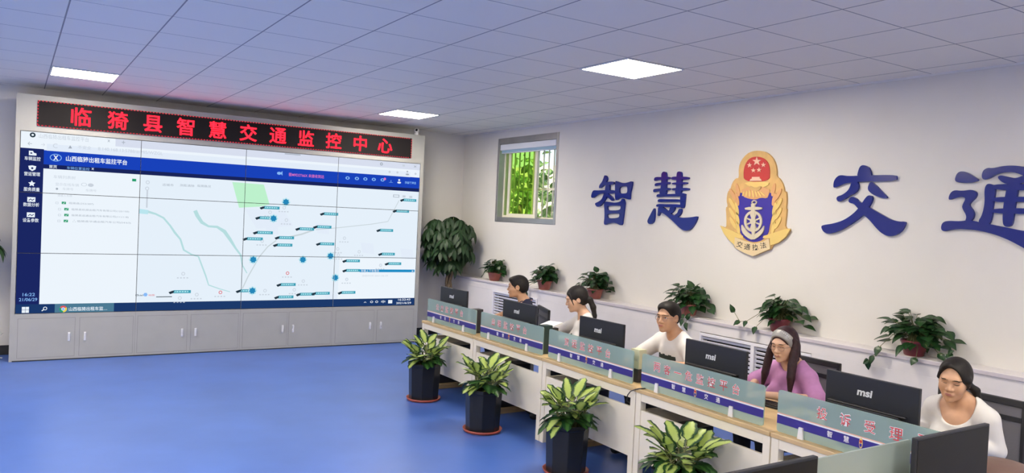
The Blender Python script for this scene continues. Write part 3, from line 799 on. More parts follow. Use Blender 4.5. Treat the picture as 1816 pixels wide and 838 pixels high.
tong = [[(961, 245), (974, 203), (1000, 186), (1040, 193), (1080, 218), (1116, 243), (1080, 258), (1020, 260), (983, 257)],
        [(923, 358), (934, 323), (960, 303), (1010, 309), (1070, 300), (1099, 316), (1097, 347), (1060, 380), (1052, 400), (1084, 438), (1080, 477), (1050, 510), (1026, 500), (1038, 465), (1012, 422), (1008, 400), (1033, 354), (1010, 344), (960, 352), (935, 366)],
        [(877, 532), (888, 503), (920, 493), (1000, 497), (1050, 488), (1120, 503), (1200, 518), (1300, 538), (1383, 556), (1500, 566), (1562, 572), (1562, 640), (1500, 692), (1430, 684), (1383, 658), (1300, 613), (1200, 573), (1100, 551), (1000, 543), (940, 548), (903, 560), (882, 553)],
        [(1128, 222), (1138, 183), (1165, 166), (1200, 169), (1260, 155), (1330, 151), (1420, 163), (1474, 190), (1462, 224), (1418, 228), (1380, 212), (1330, 192), (1270, 194), (1220, 207), (1180, 232), (1143, 243)],
        [(1225, 226), (1245, 211), (1300, 223), (1345, 232), (1400, 207), (1444, 225), (1380, 268), (1290, 268), (1258, 257)],
        [(1288, 232), (1362, 228), (1357, 290), (1337, 400), (1322, 512), (1305, 531), (1273, 531), (1258, 505), (1263, 400), (1283, 300)],
        [(1146, 300), (1162, 263), (1200, 268), (1218, 290), (1199, 400), (1194, 480), (1165, 535), (1125, 525), (1108, 495), (1133, 460), (1150, 380)],
        [(1440, 268), (1500, 266), (1517, 300), (1507, 420), (1512, 525), (1470, 525), (1448, 480), (1443, 400)],
        [(1165, 266), (1512, 266), (1512, 304), (1200, 306)], [(1180, 345), (1492, 345), (1492, 377), (1180, 380)], [(1180, 416), (1492, 416), (1492, 452), (1180, 449)]]
for nm, strokes, holes, org, where in (('zhi', zhi, zhi_h, A, 'leftmost, nearest the window'), ('hui', hui, [], A, 'just left of the gold emblem'), ('jiao', jiao, [], Bq, 'just right of the gold emblem'), ('tong', tong, [], Bq, 'rightmost, cut by the picture edge')):
    b = MB()
    for i, s in enumerate(strokes): wall_slab(b, s, *org, DL0, DL1+i*.00012, m_letter)
    for i, h in enumerate(holes): wall_holed(b, h, *org, DL0, DL1-.0002*(i+1), m_letter)
    tag(b.build('wall_character'), 'large glossy blue chinese character on the right wall, '+where, 'wall sign', 'blue characters on the right wall')

# ------------------------------------------------------------------ emblem
C4 = (1200, 250, 3.808)
p0 = on_x(1343, 360, XR)
em = thing('wall_emblem', 'gold, red and blue badge with anchor and wheel between the blue wall characters', 'emblem', (XR, p0.y, p0.z))
def epart(name, items, par=em):
    b = MB(); b.M = Matrix.Translation((-XR, -p0.y, -p0.z))
    for pts, d0, d1, m, sm in items: wall_slab(b, pts, *C4, d0, d1, m, sm)
    return b.build(name, par)
outline = [(565, 65), (615, 75), (655, 110), (675, 150), (685, 200), (684, 240), (706, 255), (730, 300), (738, 350), (749, 338), (753, 400), (746, 455), (753, 458), (746, 520), (739, 588), (783, 592), (750, 645), (702, 685), (657, 703), (645, 732), (600, 745), (555, 766), (530, 775), (500, 765), (450, 742), (408, 725), (398, 698), (360, 662), (330, 622), (306, 570), (345, 590), (346, 520), (341, 448), (355, 442), (345, 400), (355, 338), (370, 332), (385, 280), (410, 250), (430, 252), (428, 180), (445, 130), (485, 85), (525, 68)]
epart('backing_plate', [(outline, 0, .020, m_gold, 1)])
epart('red_shield', [([(505, 115), (555, 103), (605, 118), (635, 155), (643, 210), (636, 274), (468, 276), (462, 210), (475, 155)], .020, .026, m_embred, 2)])
epart('blue_shield', [([(412, 392), (450, 338), (640, 338), (674, 392), (662, 480), (640, 560), (630, 628), (590, 668), (540, 684), (490, 674), (455, 642), (430, 600), (425, 500)], .020, .024, m_embblue, 1)])
def pxstar(x, y, r): return [(a, 2*y-c) for a, c in starp(x, y, r, .40)]
for x, y, r in ((555, 138, 31), (506, 164, 18), (600, 162, 18), (532, 199, 17), (570, 196, 17)): epart('star', [(pxstar(x, y, r), .026, .031, m_pink, 0)])
epart('gate_tower', [([(506, 270), (512, 258), (522, 254), (522, 243), (574, 242), (574, 252), (582, 256), (588, 269)], .026, .030, m_pink, 0),
                     ([(462, 276), (640, 274), (628, 305), (560, 318), (500, 306)], .020, .027, m_gold2, 1)])
m_orange = mat('orange_gold', (.74, .40, .17), .35, metal=.2)
epart('gear_drape', [([(446, 330), (470, 322), (500, 306), (545, 320), (595, 306), (620, 322), (644, 328), (634, 365), (622, 388), (580, 382), (545, 396), (500, 390), (462, 376), (455, 352)], .022, .027, m_orange, 1)]
      + [([(520+18*q, 326+5*abs(q)), (530+18*q, 326+5*abs(q)), (540+25*q, 382-4*abs(q)), (528+25*q, 384-4*abs(q))], .027, .031, m_gold2, 1) for q in (-3, -2, -1, 0, 1, 2, 3)]
      + [([(505, 300), (545, 318), (588, 300), (580, 330), (545, 342), (512, 330)], .027, .034, m_gold, 1)])
ring = lambda cx, cy, rx, ry, n=28: [(cx+rx*math.cos(2*PI*k/n), cy+ry*math.sin(2*PI*k/n)) for k in range(n)]
def ering(mb, cx, cy, rx, ry, w, d0, d1, m):
    n = 28
    g = holed([ring(cx, cy, rx, ry), ring(cx, cy, rx-w, ry-w)])
    vs = []
    for x, y, z in g[0]:
        p = on_x(C4[0]+x/C4[2], C4[1]+y/C4[2], XR); vs.append(Vector((XR-(d0+(z+.5)*(d1-d0)), p.y, p.z)))
    mb.add(vs, g[1], m)
b = MB(); b.M = Matrix.Translation((-XR, -p0.y, -p0.z))
ering(b, 532, 542, 61, 72, 15, .024, .036, m_silver)
for a in range(4):
    c, s = math.cos(a*PI/4+PI/8), math.sin(a*PI/4+PI/8)
    wall_slab(b, [(532+60*c-5*s, 542+70*s+5*c), (532+60*c+5*s, 542+70*s-5*c), (532-60*c+5*s, 542-70*s-5*c), (532-60*c-5*s, 542-70*s+5*c)], *C4, .024, .033, m_silver, 0)
wall_slab(b, ring(532, 542, 20, 23, 16), *C4, .024, .038, m_silver, 0)
b.build('ship_wheel', em)
b = MB(); b.M = Matrix.Translation((-XR, -p0.y, -p0.z))
ering(b, 540, 415, 18, 16, 7, .024, .036, m_silver)
wall_slab(b, [(520, 425), (545, 420), (548, 600), (540, 662), (528, 662), (522, 600)], *C4, .024, .0385, m_silver, 0)
wall_slab(b, [(476, 446), (592, 444), (594, 464), (480, 468)], *C4, .024, .037, m_silver, 1)
wall_slab(b, [(452, 560), (470, 580), (490, 610), (530, 640), (570, 612), (592, 590), (608, 566), (604, 610), (575, 645), (530, 670), (488, 648), (455, 612)], *C4, .024, .037, m_silver, 1)
b.build('anchor', em)
random.seed(2)
for sgn in (-1, 1):
    for k in range(9):
        t = k/8
        cx = 545+sgn*((158 if k % 2 else 128)-16*abs(t-.45)); cy = 330+t*255
        th = math.radians(12+16*(k % 2)); ax = (sgn*math.sin(th), -math.cos(th)); L, w = 46, 12
        pts = [(cx+ax[0]*L*math.sin(a)-ax[1]*w*math.cos(a), cy+ax[1]*L*math.sin(a)+ax[0]*w*math.cos(a)) for a in [2*PI*q/12 for q in range(12)]]
        epart('wheat_grain', [(pts, .020, .027+.002*(k % 2), m_gold2 if k > 2 else m_orange, 1)])
epart('ribbon', [([(306, 570), (345, 588), (400, 610), (460, 640), (462, 655), (410, 655), (402, 700), (360, 662), (330, 622)], .020, .0285, m_gold2, 0)])
epart('ribbon', [([(783, 592), (740, 596), (680, 615), (600, 640), (594, 655), (640, 655), (645, 705), (702, 685), (750, 645)], .020, .0285, m_gold2, 0)])
epart('banner', [([(408, 648), (470, 672), (540, 692), (600, 678), (638, 656), (646, 728), (600, 746), (555, 766), (530, 776), (500, 766), (450, 743), (404, 716)], .022, .033, m_cream, 0)])
for ch, x, y, r in zip('交通执法', (442, 492, 547, 600), (698, 714, 716, 704), (-14, -5, 4, 12)):
    g = text_geo(ch, 0., .01); a = math.radians(r); b = MB(); b.M = Matrix.Translation((-XR, -p0.y, -p0.z))
    vs = []
    for vx, vy, _ in g[0]:
        qx, qy = (vx-g[2]/2)*44, -vy*44
        p = on_x(C4[0]+(x+qx*math.cos(a)+qy*math.sin(a))/C4[2], C4[1]+(y-qx*math.sin(a)+qy*math.cos(a))/C4[2], XR); vs.append(Vector((XR-.0336, p.y, p.z)))
    b.add(vs, g[1], m_bezel); b.build('character', em)

# ------------------------------------------------------------------ desks
DZ = .70
BY = [1.80, .69, -.475, -1.665, -2.845, -4.03]
BX = [3.470, 3.470, 3.462, 3.425, 3.385, 3.350]
DDEP = .70
def desk_at(i):
    """frame of desk i: origin at the middle of its front bottom edge, local +x along the row (towards the camera), local +y into the row"""
    a, c = Vector((BX[i], BY[i], 0)), Vector((BX[i+1], BY[i+1], 0))
    d = (c-a); L = d.length
    return (a+c)/2, math.atan2(d.y, d.x), L
def desk_point(i, x, y, z=0.):
    o, a, L = desk_at(i)
    return Vector((o.x+x*math.cos(a)-y*math.sin(a), o.y+x*math.sin(a)+y*math.cos(a), z))
ORD = ('first desk of the row, nearest the video wall', 'second desk of the row, behind the second floor plant', 'middle desk of the row, behind the third floor plant', 'fourth desk of the row, under the longest red heading', 'last desk of the row, nearest the camera')
for i in range(5):
    o, a, L = desk_at(i)
    t = thing('office_desk', 'white desk with pale oak top, '+ORD[i], 'desk', o, a, 'row of white office desks')
    h = L/2-.004; T = .026
    b = MB(); b.box(-h, h, -.008, DDEP, DZ-T, DZ, m_oak); b.build('desktop', t, .003)
    pw_ = .052
    for s in (-1, 1):
        x0, x1 = (s*h, s*(h-pw_))
        b = MB(); b.box(x0, x1, .0, .05, .0, DZ-T-.001, m_desk); b.build('leg', t, .003)
        b = MB(); b.box(x0, x1, DDEP-.07, DDEP-.02, .0, DZ-T-.001, m_desk); b.build('leg', t, .003)
        b = MB(); b.box(x0, s*(h-.03), .0505, DDEP-.0705, .42, .535, m_desk); b.build('side_rail', t, .002)
    b = MB(); b.box(-h+pw_+.001, h-pw_-.001, .002, .04, .618, DZ-T-.001, m_desk); b.build('front_rail', t, .002)
    b = MB(); b.box(-h+pw_+.001, h-pw_-.001, .006, .028, .205, .555, m_desk); b.build('modesty_panel', t, .002)
    b = MB(); b.box(-h+.06, h-.06, DDEP-.10, DDEP-.075, .10, .16, m_oak); b.build('stretcher', t, .002)

# computers on low stands under the desks, seen through the slots
for i in range(5):
    o, a, L = desk_at(i)
    p = desk_point(i, -.42, .30)
    t = thing('computer_stand', 'low wooden stand under the '+ORD[i].split(',')[0], 'stand', p, a, 'stands under the desks')
    b = MB(); b.box(-.13, .13, -.24, .24, .03, .05, m_oak); b.build('board', t, .003)
    for sx in (-.11, .11): b = MB(); b.box(sx-.012, sx+.012, -.23, .23, .0, .03, m_oak); b.build('runner', t, .002)
    t = thing('computer', 'black computer tower under the '+ORD[i].split(',')[0], 'computer', (p.x, p.y, .05), a, 'computers under the desks')
    b = MB(); b.box(-.09, .09, -.20, .20, .001, .40, m_black); cs_ = b.build('case', t, .005)
    b = MB(); b.box(-.088, .088, .2005, .205, .003, .398, m_monrib); b.build('front', cs_)
# desk signs
def rounded(x0, x1, z0, z1, r):
    p = []
    for cx, cz, a0 in ((x1-r, z1-r, 0), (x0+r, z1-r, 90), (x0+r, z0+r, 180), (x1-r, z0+r, 270)):
        for k in range(5): p.append((cx+r*math.cos(math.radians(a0+k*22.5)), cz+r*math.sin(math.radians(a0+k*22.5))))
    return p
SIGN = [('公交监控平台', .22, .72), ('出租监控平台', .22, .73), ('货运监控平台', .235, .73), ('两客一危监控平台', .145, .80), ('投诉受理平台', .27, .92)]
SEGS = [(1.765, .725), (.635, -.410), (-.495, -1.575), (-1.668, -2.752), (-2.850, -3.935)]
for i in range(5):
    ya, yc = SEGS[i]
    xx = lambda y: np.interp(-y, [-v for v in BY], BX)+.045
    A_, C_ = Vector((xx(ya), ya, DZ)), Vector((xx(yc), yc, DZ))
    L = (C_-A_).length; ang = math.atan2(C_.y-A_.y, C_.x-A_.x)
    words, f0, f1 = SIGN[i]
    t = thing('desk_sign', 'frosted glass desk sign with red heading on the '+ORD[i].split(',')[0], 'sign', (A_+C_)/2, ang, 'frosted glass desk signs')
    b = MB(); hl = L/2; hh = .242
    b.slab(rounded(-hl, hl, .004, hh, .016), lambda u, v, d: (u, -d, v), -.004, .004, m_frost); b.build('glass', t)
    b = MB(); b.box(-hl+.001, hl-.001, -.0052, -.0042, .052, .100, m_stripe); st = b.build('stripe', t)
    b = MB(); b.box(-hl+.001, hl-.001, -.0053, -.0042, .100, .108, m_whiteprint); look(b.build('white_line', t), 'white line')
    b = MB(); b.box(-hl+.001, hl-.001, -.0051, -.0042, .108, .113, m_peach); look(b.build('peach_line', t), 'peach line')
    n = len(words); cs = .062
    for k, ch in enumerate(words):
        u = -hl+L*(f0+(f1-f0)*k/(n-1)); zc = .174
        b = MB()
        g0 = text_geo(ch, 0., .035); g1 = text_geo(ch, 0., .0)
        kk = cs/max(.6, g1[3]) if ch != '一' else cs/.85
        b.geo(g0, lambda x, y, d: (u+(x-g0[2]/2)*kk, -.0046, zc+y*kk), m_whiteprint)
        b.geo(g1, lambda x, y, d: (u+(x-g1[2]/2)*kk, -.0052, zc+y*kk), m_red)
        b.build('character', t)
    for k, ch in enumerate('智慧交通'):
        u = (-.215, -.115, .085, .185)[k]*L/1.08 + (.0 if i != 4 else .02)
        g1 = text_geo(ch, 0., .015); b = MB(); b.geo(g1, lambda x, y, d: (u+(x-g1[2]/2)*.035, -.0058, .077+y*.035), m_whiteprint); b.build('character', t)
    b = MB()
    b.slab([(c[0]*.62-.016, c[1]) for c in [(.016*math.cos(q*PI/8), .079+.027*math.sin(q*PI/8)) for q in range(16)]], lambda u, v, d: (u+.005, -d, v), .0055, .0075, m_gold2)
    b.slab([(.008*math.cos(q*PI/5), .088+.008*math.sin(q*PI/5)) for q in range(10)], lambda u, v, d: (u-.011, -d, v), .0075, .0085, m_embred)
    b.slab([(-.006, .077), (.006, .077), (.006, .066), (0, .058), (-.006, .066)], lambda u, v, d: (u-.011, -d, v), .0075, .0085, m_embblue)
    b.build('badge', t)
    for f in (.155, .775):
        u = -hl+L*f; b = MB()
        b.slab([(-.019, 0.0005), (.019, 0.0005), (.012, .066), (-.012, .066)], lambda a_, v, d: (u+a_, -d, v), .0045, .016, m_white)
        b.slab([(-.019, 0.0005), (.019, 0.0005), (.012, .030), (-.012, .030)], lambda a_, v, d: (u+a_, -d, v), -.016, -.0045, m_white)
        b.box(u-.019, u+.019, -.016, .016, .0005, .0035, m_white)
        b.build('clip', t, .002)

# ------------------------------------------------------------------ monitors, keyboards, mice
def monitor(label, loc, rotz, back=True, group='black monitors on the desks', w=.542, top=.375, msi=True):
    """local -y is the rear of the screen"""
    t = thing('monitor', label, 'monitor', loc, rotz, group)
    h = .322; z0 = top-h
    b = MB(); b.box(-w/2, w/2, -.010, .012, z0, top, m_mon)
    sh = b.build('housing', t, .004)
    b = MB(); b.box(-w/2+.03, w/2-.09, -.036, -.0102, z0+.012, z0+.155, m_mon); b.box(-w/2+.03, w/2-.055, -.0365, -.0105, z0+.155, z0+.166, m_monrib)
    b.build('rear_cover', t, .006)
    b = MB(); b.box(-w/2+.008, w/2-.008, .012, .0135, z0+.018, top-.008, m_off); b.build('screen', t)
    b = MB(); b.box(-.03, .03, -.055, -.037, .012, z0+.12, m_mon); b.build('stand', t, .004)
    b = MB(); b.box(-.12, .12, -.10, .075, .0005, .012, m_mon); b.build('foot', t, .004)
    if msi:
        g = text_geo('msi', 0., .035); k = .040/g[3]; b = MB()
        b.geo(g, lambda x, y, d: ((x-g[2]/2)*k*1.18-.03+y*k*.12, -.0108, top-.085+y*k), m_logo); look(b.build('lettering', t), 'pale grey lettering')
    return t
MY = [(1.731, 1.149), (.459, -.085), (-.725, -1.253), (-1.899, -2.456), (-3.016, -3.557)]
for i, (a, c) in enumerate(MY):
    mx = 3.65 - (.0 if i < 3 else .012*(i-2))
    monitor('black monitor seen from behind on the '+ORD[i].split(',')[0]+('' if i else ', by the corner tree'), (mx, (a+c)/2, DZ), -PI/2+math.radians((2, 0, 0, -2, -1)[i]), top=.378)
    p = desk_point(i, .0, .52)
    kx = 3.93; yc = (a+c)/2-.12
    t = thing('keyboard', 'black keyboard in front of the monitor on the '+ORD[i].split(',')[0], 'keyboard', (kx, yc, DZ), -PI/2, 'keyboards on the desks')
    b = MB(); b.box(-.21, .21, -.065, .065, .0005, .014, m_black); b.build('case', t, .004)
    b = MB()
    for r in range(5):
        for q in range(15): b.box(-.20+q*.0267, -.20+q*.0267+.022, -.056+r*.0225, -.056+r*.0225+.018, .0145, .020, m_monrib)
    b.build('keys', t)
    my = (yc-.30 if i != 3 else -2.752)
    t = thing('mouse', 'black computer mouse on the '+ORD[i].split(',')[0], 'mouse', (3.93 if i != 3 else 3.80, my, DZ), -PI/2, 'mice on the desks')
    b = MB(); b.ball((0, 0, .0155), (.031, .056, .015), m_black, 20, 12); b.build('shell', t)
    b = MB(); b.tube([(0, .03, .026), (0, .034, .0285), (0, .043, .0265)], .004, m_monrib); b.build('wheel', t)

# small things standing in the gaps between the desk signs
def gap_pos(y, x): return (x, y, DZ)
t = thing('file_stand', 'upright black file stand with a slanting white strip, between first and second desk signs', 'file stand', gap_pos(.872, 3.60), 0)
b = MB(); b.box(-.05, .05, -.045, .045, .0005, .235, m_black); b.build('body', t, .004)
b = MB(); b.slab([(-.045, .225), (-.028, .225), (.012, .055), (-.005, .055)], lambda u, v, d: (-.0505-d, -u, v), 0, .003, m_whiteprint); b.build('strip', t)
b = MB(); b.box(-.055, -.0505, -.030, .010, .03, .065, m_whiteprint); look(b.build('tag', t), 'small white tag')
t = thing('box_file', 'upright dark box file with a pale band, between second and third desk signs', 'file', gap_pos(-.312, 3.60), 0)
b = MB(); b.box(-.05, .04, -.042, .042, .0005, .245, mat('bottle_green', (.012, .035, .030), .5)); b.build('body', t, .004)
b = MB(); b.box(-.0515, -.0502, -.0415, .0415, .145, .180, mat('pale_green_band', (.42, .55, .45), .5)); look(b.build('band', t), 'pale green band')
b = MB(); b.box(-.0515, -.0502, -.040, -.005, .02, .075, m_whiteprint); look(b.build('spine_label', t), 'white label')
t = thing('calendar', 'ivory block on a black base between third and fourth desk signs', 'desk calendar', gap_pos(-1.485, 3.60), 0)
b = MB(); b.box(-.035, .035, -.045, .045, .095, .235, m_yellowish); b.box(-.037, -.035, -.03, .03, .15, .17, mat('ivory_print', (.50, .50, .36), .6)); b.build('block', t, .004)
b = MB(); b.box(-.045, .045, -.05, .05, .0005, .095, m_black); b.build('base', t, .004)
t = thing('paper_stack', 'white sheets on a black holder behind the right end of the second desk sign', 'papers', gap_pos(-.205, 3.68), 0)
b = MB()
R = Matrix.Translation((.05, 0, .226)) @ Matrix.Rotation(math.radians(-14), 4, 'Y') @ Matrix.Rotation(.15, 4, 'Z')
b.box(-.06, .06, -.085, .085, 0, .012, m_paper, R); b.build('sheets', t)
b = MB(); b.box(.0, .09, -.06, .06, .0005, .205, m_black); b.build('holder', t, .004)
c = MB()
c.tube([(3.56, -1.70, .7045), (3.46, -1.715, .7045), (3.418, -1.705, .7045), (3.403, -1.675, .692), (3.402, -1.635, .672), (3.402, -1.607, .64), (3.404, -1.598, .595), (3.44, -1.60, .575), (3.50, -1.61, .57)], .0038, m_black, 8)
tag(c.build('cable'), 'black cable hanging over the front edge of the middle desk', 'cable')

p = on_z(1774, 840, .735)
t = thing('bag', 'rounded brown bag with a black edge at the lower right corner of the picture', 'bag', (p.x, p.y, DZ), .3)
b = MB(); b.lathe([(.02, .0008), (.15, .002), (.165, .03), (.155, .065), (.11, .088), (.05, .098), (.0, .10)], (0, 0, 0), m_brown, 32, cap=False); b.build('body', t)
b = MB(); b.tube([(.163*math.cos(k*PI/18), .163*math.sin(k*PI/18), .045) for k in range(37)], .010, m_black, 8); b.build('edge', t)
# foreground desk at the bottom right corner
FY = -4.13
t = thing('office_desk', 'pale oak desk at the bottom right corner under the nearest monitors', 'desk', (2.25, FY-.28, 0), 0)
b = MB(); b.box(-1.05, 1.02, -.34, .33, DZ-.026, DZ, m_oak); b.build('desktop', t, .003)
for sx in (-1.0, .97):
    for sy in (-.28, .27): b = MB(); b.box(sx-.025, sx+.025, sy-.025, sy+.025, 0, DZ-.027, m_desk); b.build('leg', t, .003)
b = MB(); b.box(-.97, .94, .285, .305, .2, .62, m_desk); b.build('modesty_panel', t, .002)
monitor('dark monitor at the bottom edge of the picture, in front of the fourth floor plant', (2.000-.271, -4.105, DZ), PI, group='nearest dark monitors', top=.405, msi=False)
monitor('dark monitor at the bottom right corner, in front of the person in the scoop-neck top', (3.134-.271, -4.105, DZ), PI, group='nearest dark monitors', top=.393, msi=False)
pa, pb = on_x(1486, 838, 0), None
t = thing('desk_screen', 'grey-green frosted desk screen between the two nearest dark monitors', 'desk screen', (2.50, -4.02, DZ), 0)
b = MB(); b.slab(rounded(-.50, .22, .004, .352, .014), lambda u, v, d: (u, -d, v), -.004, .004, m_frost2); b.build('glass', t)
for u in (-.38, .12): b = MB(); b.box(u-.018, u+.018, -.018, -.0045, .0005, .05, m_white); b.box(u-.018, u+.018, .0045, .018, .0005, .05, m_white); b.box(u-.018, u+.018, -.018, .018, .0005, .0035, m_white); b.build('clip', t, .002)

# ------------------------------------------------------------------ chairs
def chair(x, y, rot, label, ztop=.955):
    """local -y is the front"""
    t = thing('office_chair', label, 'chair', (x, y, 0), rot, 'black mesh-backed office chairs')
    b = MB(); b.box(-.235, .235, -.24, .22, .385, .435, m_blackfab); b.build('seat', t, .02, 3)
    b = MB(); hw, z0, z1, yy = .252, .50, ztop, .255
    for s in (-1, 1): b.box(s*hw, s*(hw-.026), yy-.012, yy+.014, z0, z1, m_black)
    b.box(-hw, hw, yy-.012, yy+.014, z1-.040, z1, m_black); b.box(-hw, hw, yy-.012, yy+.014, z0, z0+.035, m_black)
    fr = b.build('back_frame', t, .006)
    b = MB(); b.box(-hw+.02, hw-.02, yy-.004, yy+.004, z0+.02, z1-.02, m_mesh); b.build('back_mesh', t)
    b = MB(); b.box(-hw+.01, hw-.01, yy-.008, yy+.012, z1-.125, z1-.095, m_black); b.build('back_band', t, .003)
    b = MB(); b.tube([(0, yy, .52), (0, yy+.02, .42), (0, .20, .375), (0, .08, .372)], .022, m_black); b.build('spine', t)
    b = MB(); b.lathe([(.030, .07), (.030, .22), (.022, .22), (.022, .385)], (0, 0, 0), m_black, 20); b.build('column', t)
    for k in range(5):
        a = 2*PI*k/5+.3; c, s = math.cos(a), math.sin(a)
        b = MB(); b.tube([(.02*c, .02*s, .085), (.28*c, .28*s, .065)], [.026, .017], m_black); lg = b.build('base_arm', t)
        b = MB(); b.lathe([(.026, -.018), (.026, .018)], (.28*c, .28*s, .0275), m_black, 16, axis=Matrix.Rotation(a, 3, 'Z') @ Matrix.Rotation(PI/2, 3, 'Y') @ Matrix.Rotation(PI/2, 3, 'Z')); b.build('caster', lg)
    return t

# ------------------------------------------------------------------ people (signed-distance bodies, one continuous surface each)
class Grid:
    def __init__(s, lo, hi, h):
        s.lo = np.array(lo, float); s.h = h
        s.n = np.ceil((np.array(hi)-s.lo)/h).astype(int)+1
        s.f = np.full(s.n, 9., np.float32)
    def region(s, lo, hi):
        a = np.clip(np.floor((np.array(lo)-s.lo)/s.h).astype(int), 0, s.n-1)
        b_ = np.clip(np.ceil((np.array(hi)-s.lo)/s.h).astype(int)+1, 1, s.n)
        if np.any(b_ <= a): return None
        ax = [s.lo[i]+s.h*np.arange(a[i], b_[i]) for i in range(3)]
        X, Y, Z = np.meshgrid(*ax, indexing='ij')
        return (slice(a[0], b_[0]), slice(a[1], b_[1]), slice(a[2], b_[2])), X, Y, Z
    def op(s, fn, lo, hi, k, mode):
        m = k+3*s.h+.01
        r = s.region(np.array(lo)-m, np.array(hi)+m)
        if r is None: return
        sl_, X, Y, Z = r
        d = fn(X, Y, Z).astype(np.float32); f = s.f[sl_]
        if mode == 'u':
            h = np.maximum(k-np.abs(f-d), 0)/k if k > 0 else 0
            s.f[sl_] = np.minimum(f, d)-h*h*k*.25
        elif mode == 's':
            d = -d; h = np.maximum(k-np.abs(f-d), 0)/k if k > 0 else 0
            s.f[sl_] = np.maximum(f, d)+h*h*k*.25
        elif mode == 'i':
            s.f[sl_] = np.maximum(f, d)
    def mesh(s):
        f = s.f; ins = f < 0
        n = f.shape
        c = [ins[i:n[0]-1+i, j:n[1]-1+j, k:n[2]-1+k] for i in (0, 1) for j in (0, 1) for k in (0, 1)]
        cnt = sum(x.astype(np.int8) for x in c)
        act = (cnt > 0) & (cnt < 8)
        ids = np.full(act.shape, -1, np.int64); A_ = np.argwhere(act); ids[act] = np.arange(len(A_))
        acc = np.zeros((len(A_), 3)); num = np.zeros(len(A_))
        cor = [(i, j, k) for i in (0, 1) for j in (0, 1) for k in (0, 1)]
        val = {q: f[A_[:, 0]+q[0], A_[:, 1]+q[1], A_[:, 2]+q[2]] for q in cor}
        for q in cor:
            for ax in range(3):
                if q[ax] == 0:
                    r = list(q); r[ax] = 1; r = tuple(r)
                    a, b_ = val[q], val[r]; cr = (a < 0) != (b_ < 0)
                    t = np.where(cr, a/np.where(cr, a-b_, 1), 0)
                    p = np.array(q, float)[None, :].repeat(len(A_), 0); p[:, ax] = t
                    acc[cr] += p[cr]; num[cr] += 1
        V = s.lo+(A_+acc/num[:, None])*s.h
        F = []
        for ax in range(3):
            u, v = (ax+1) % 3, (ax+2) % 3
            sl0 = [slice(1, None)]*3; sl0[ax] = slice(0, n[ax]-1)
            sl1 = [slice(1, None)]*3; sl1[ax] = slice(1, n[ax])
            a, b_ = ins[tuple(sl0)], ins[tuple(sl1)]
            E_ = np.argwhere(a != b_)
            if not len(E_): continue
            up = a[tuple(E_.T)]
            P = E_+1; P[:, ax] -= 1
            ok = (P[:, u] < n[u]-1) & (P[:, v] < n[v]-1); P = P[ok]; up = up[ok]
            def cell(du, dv):
                Q = P.copy(); Q[:, u] -= du; Q[:, v] -= dv
                return ids[tuple(Q.T)]
            q = np.stack([cell(1, 1), cell(0, 1), cell(0, 0), cell(1, 0)], 1)
            q[~up] = q[~up][:, ::-1]
            F.append(q)
        return V, np.concatenate(F)
def ell(c, r, Rm=None):
    c = np.array(c, float); r = np.array(r, float)
    def fn(X, Y, Z):
        x, y, z = X-c[0], Y-c[1], Z-c[2]
        if Rm is not None: x, y, z = (Rm[0][0]*x+Rm[1][0]*y+Rm[2][0]*z, Rm[0][1]*x+Rm[1][1]*y+Rm[2][1]*z, Rm[0][2]*x+Rm[1][2]*y+Rm[2][2]*z)
        k0 = np.sqrt((x/r[0])**2+(y/r[1])**2+(z/r[2])**2); k1 = np.sqrt((x/r[0]**2)**2+(y/r[1]**2)**2+(z/r[2]**2)**2)
        return k0*(k0-1)/np.maximum(k1, 1e-6)
    m = max(r) if Rm is not None else r
    return fn, c-m, c+m
def cap(a, b_, ra, rb, sq=1.):
    a = np.array(a, float); b_ = np.array(b_, float); d = b_-a; L2 = max(d@d, 1e-9)
    def fn(X, Y, Z):
        x, y, z = X-a[0], Y-a[1], Z-a[2]
        t = np.clip((x*d[0]+y*d[1]+z*d[2])/L2, 0, 1)
        return np.sqrt((x-t*d[0])**2+(y-t*d[1])**2+(z-t*d[2])**2)-(ra+(rb-ra)*t)
    m = max(ra, rb)
    return fn, np.minimum(a, b_)-m, np.maximum(a, b_)+m
def half(n, d):
    n = np.array(n, float)/np.linalg.norm(n)
    return (lambda X, Y, Z: X*n[0]+Y*n[1]+Z*n[2]-d)
def grid_obj(g, name, m, parent):
    V, F = g.mesh()
    me = bpy.data.meshes.new(name); me.from_pydata(V.tolist(), [], F.tolist()); me.materials.append(m)
    me.polygons.foreach_set('use_smooth', [True]*len(F)); me.update()
    o = bpy.data.objects.new(name, me); COL.objects.link(o); o.parent = parent
    return o

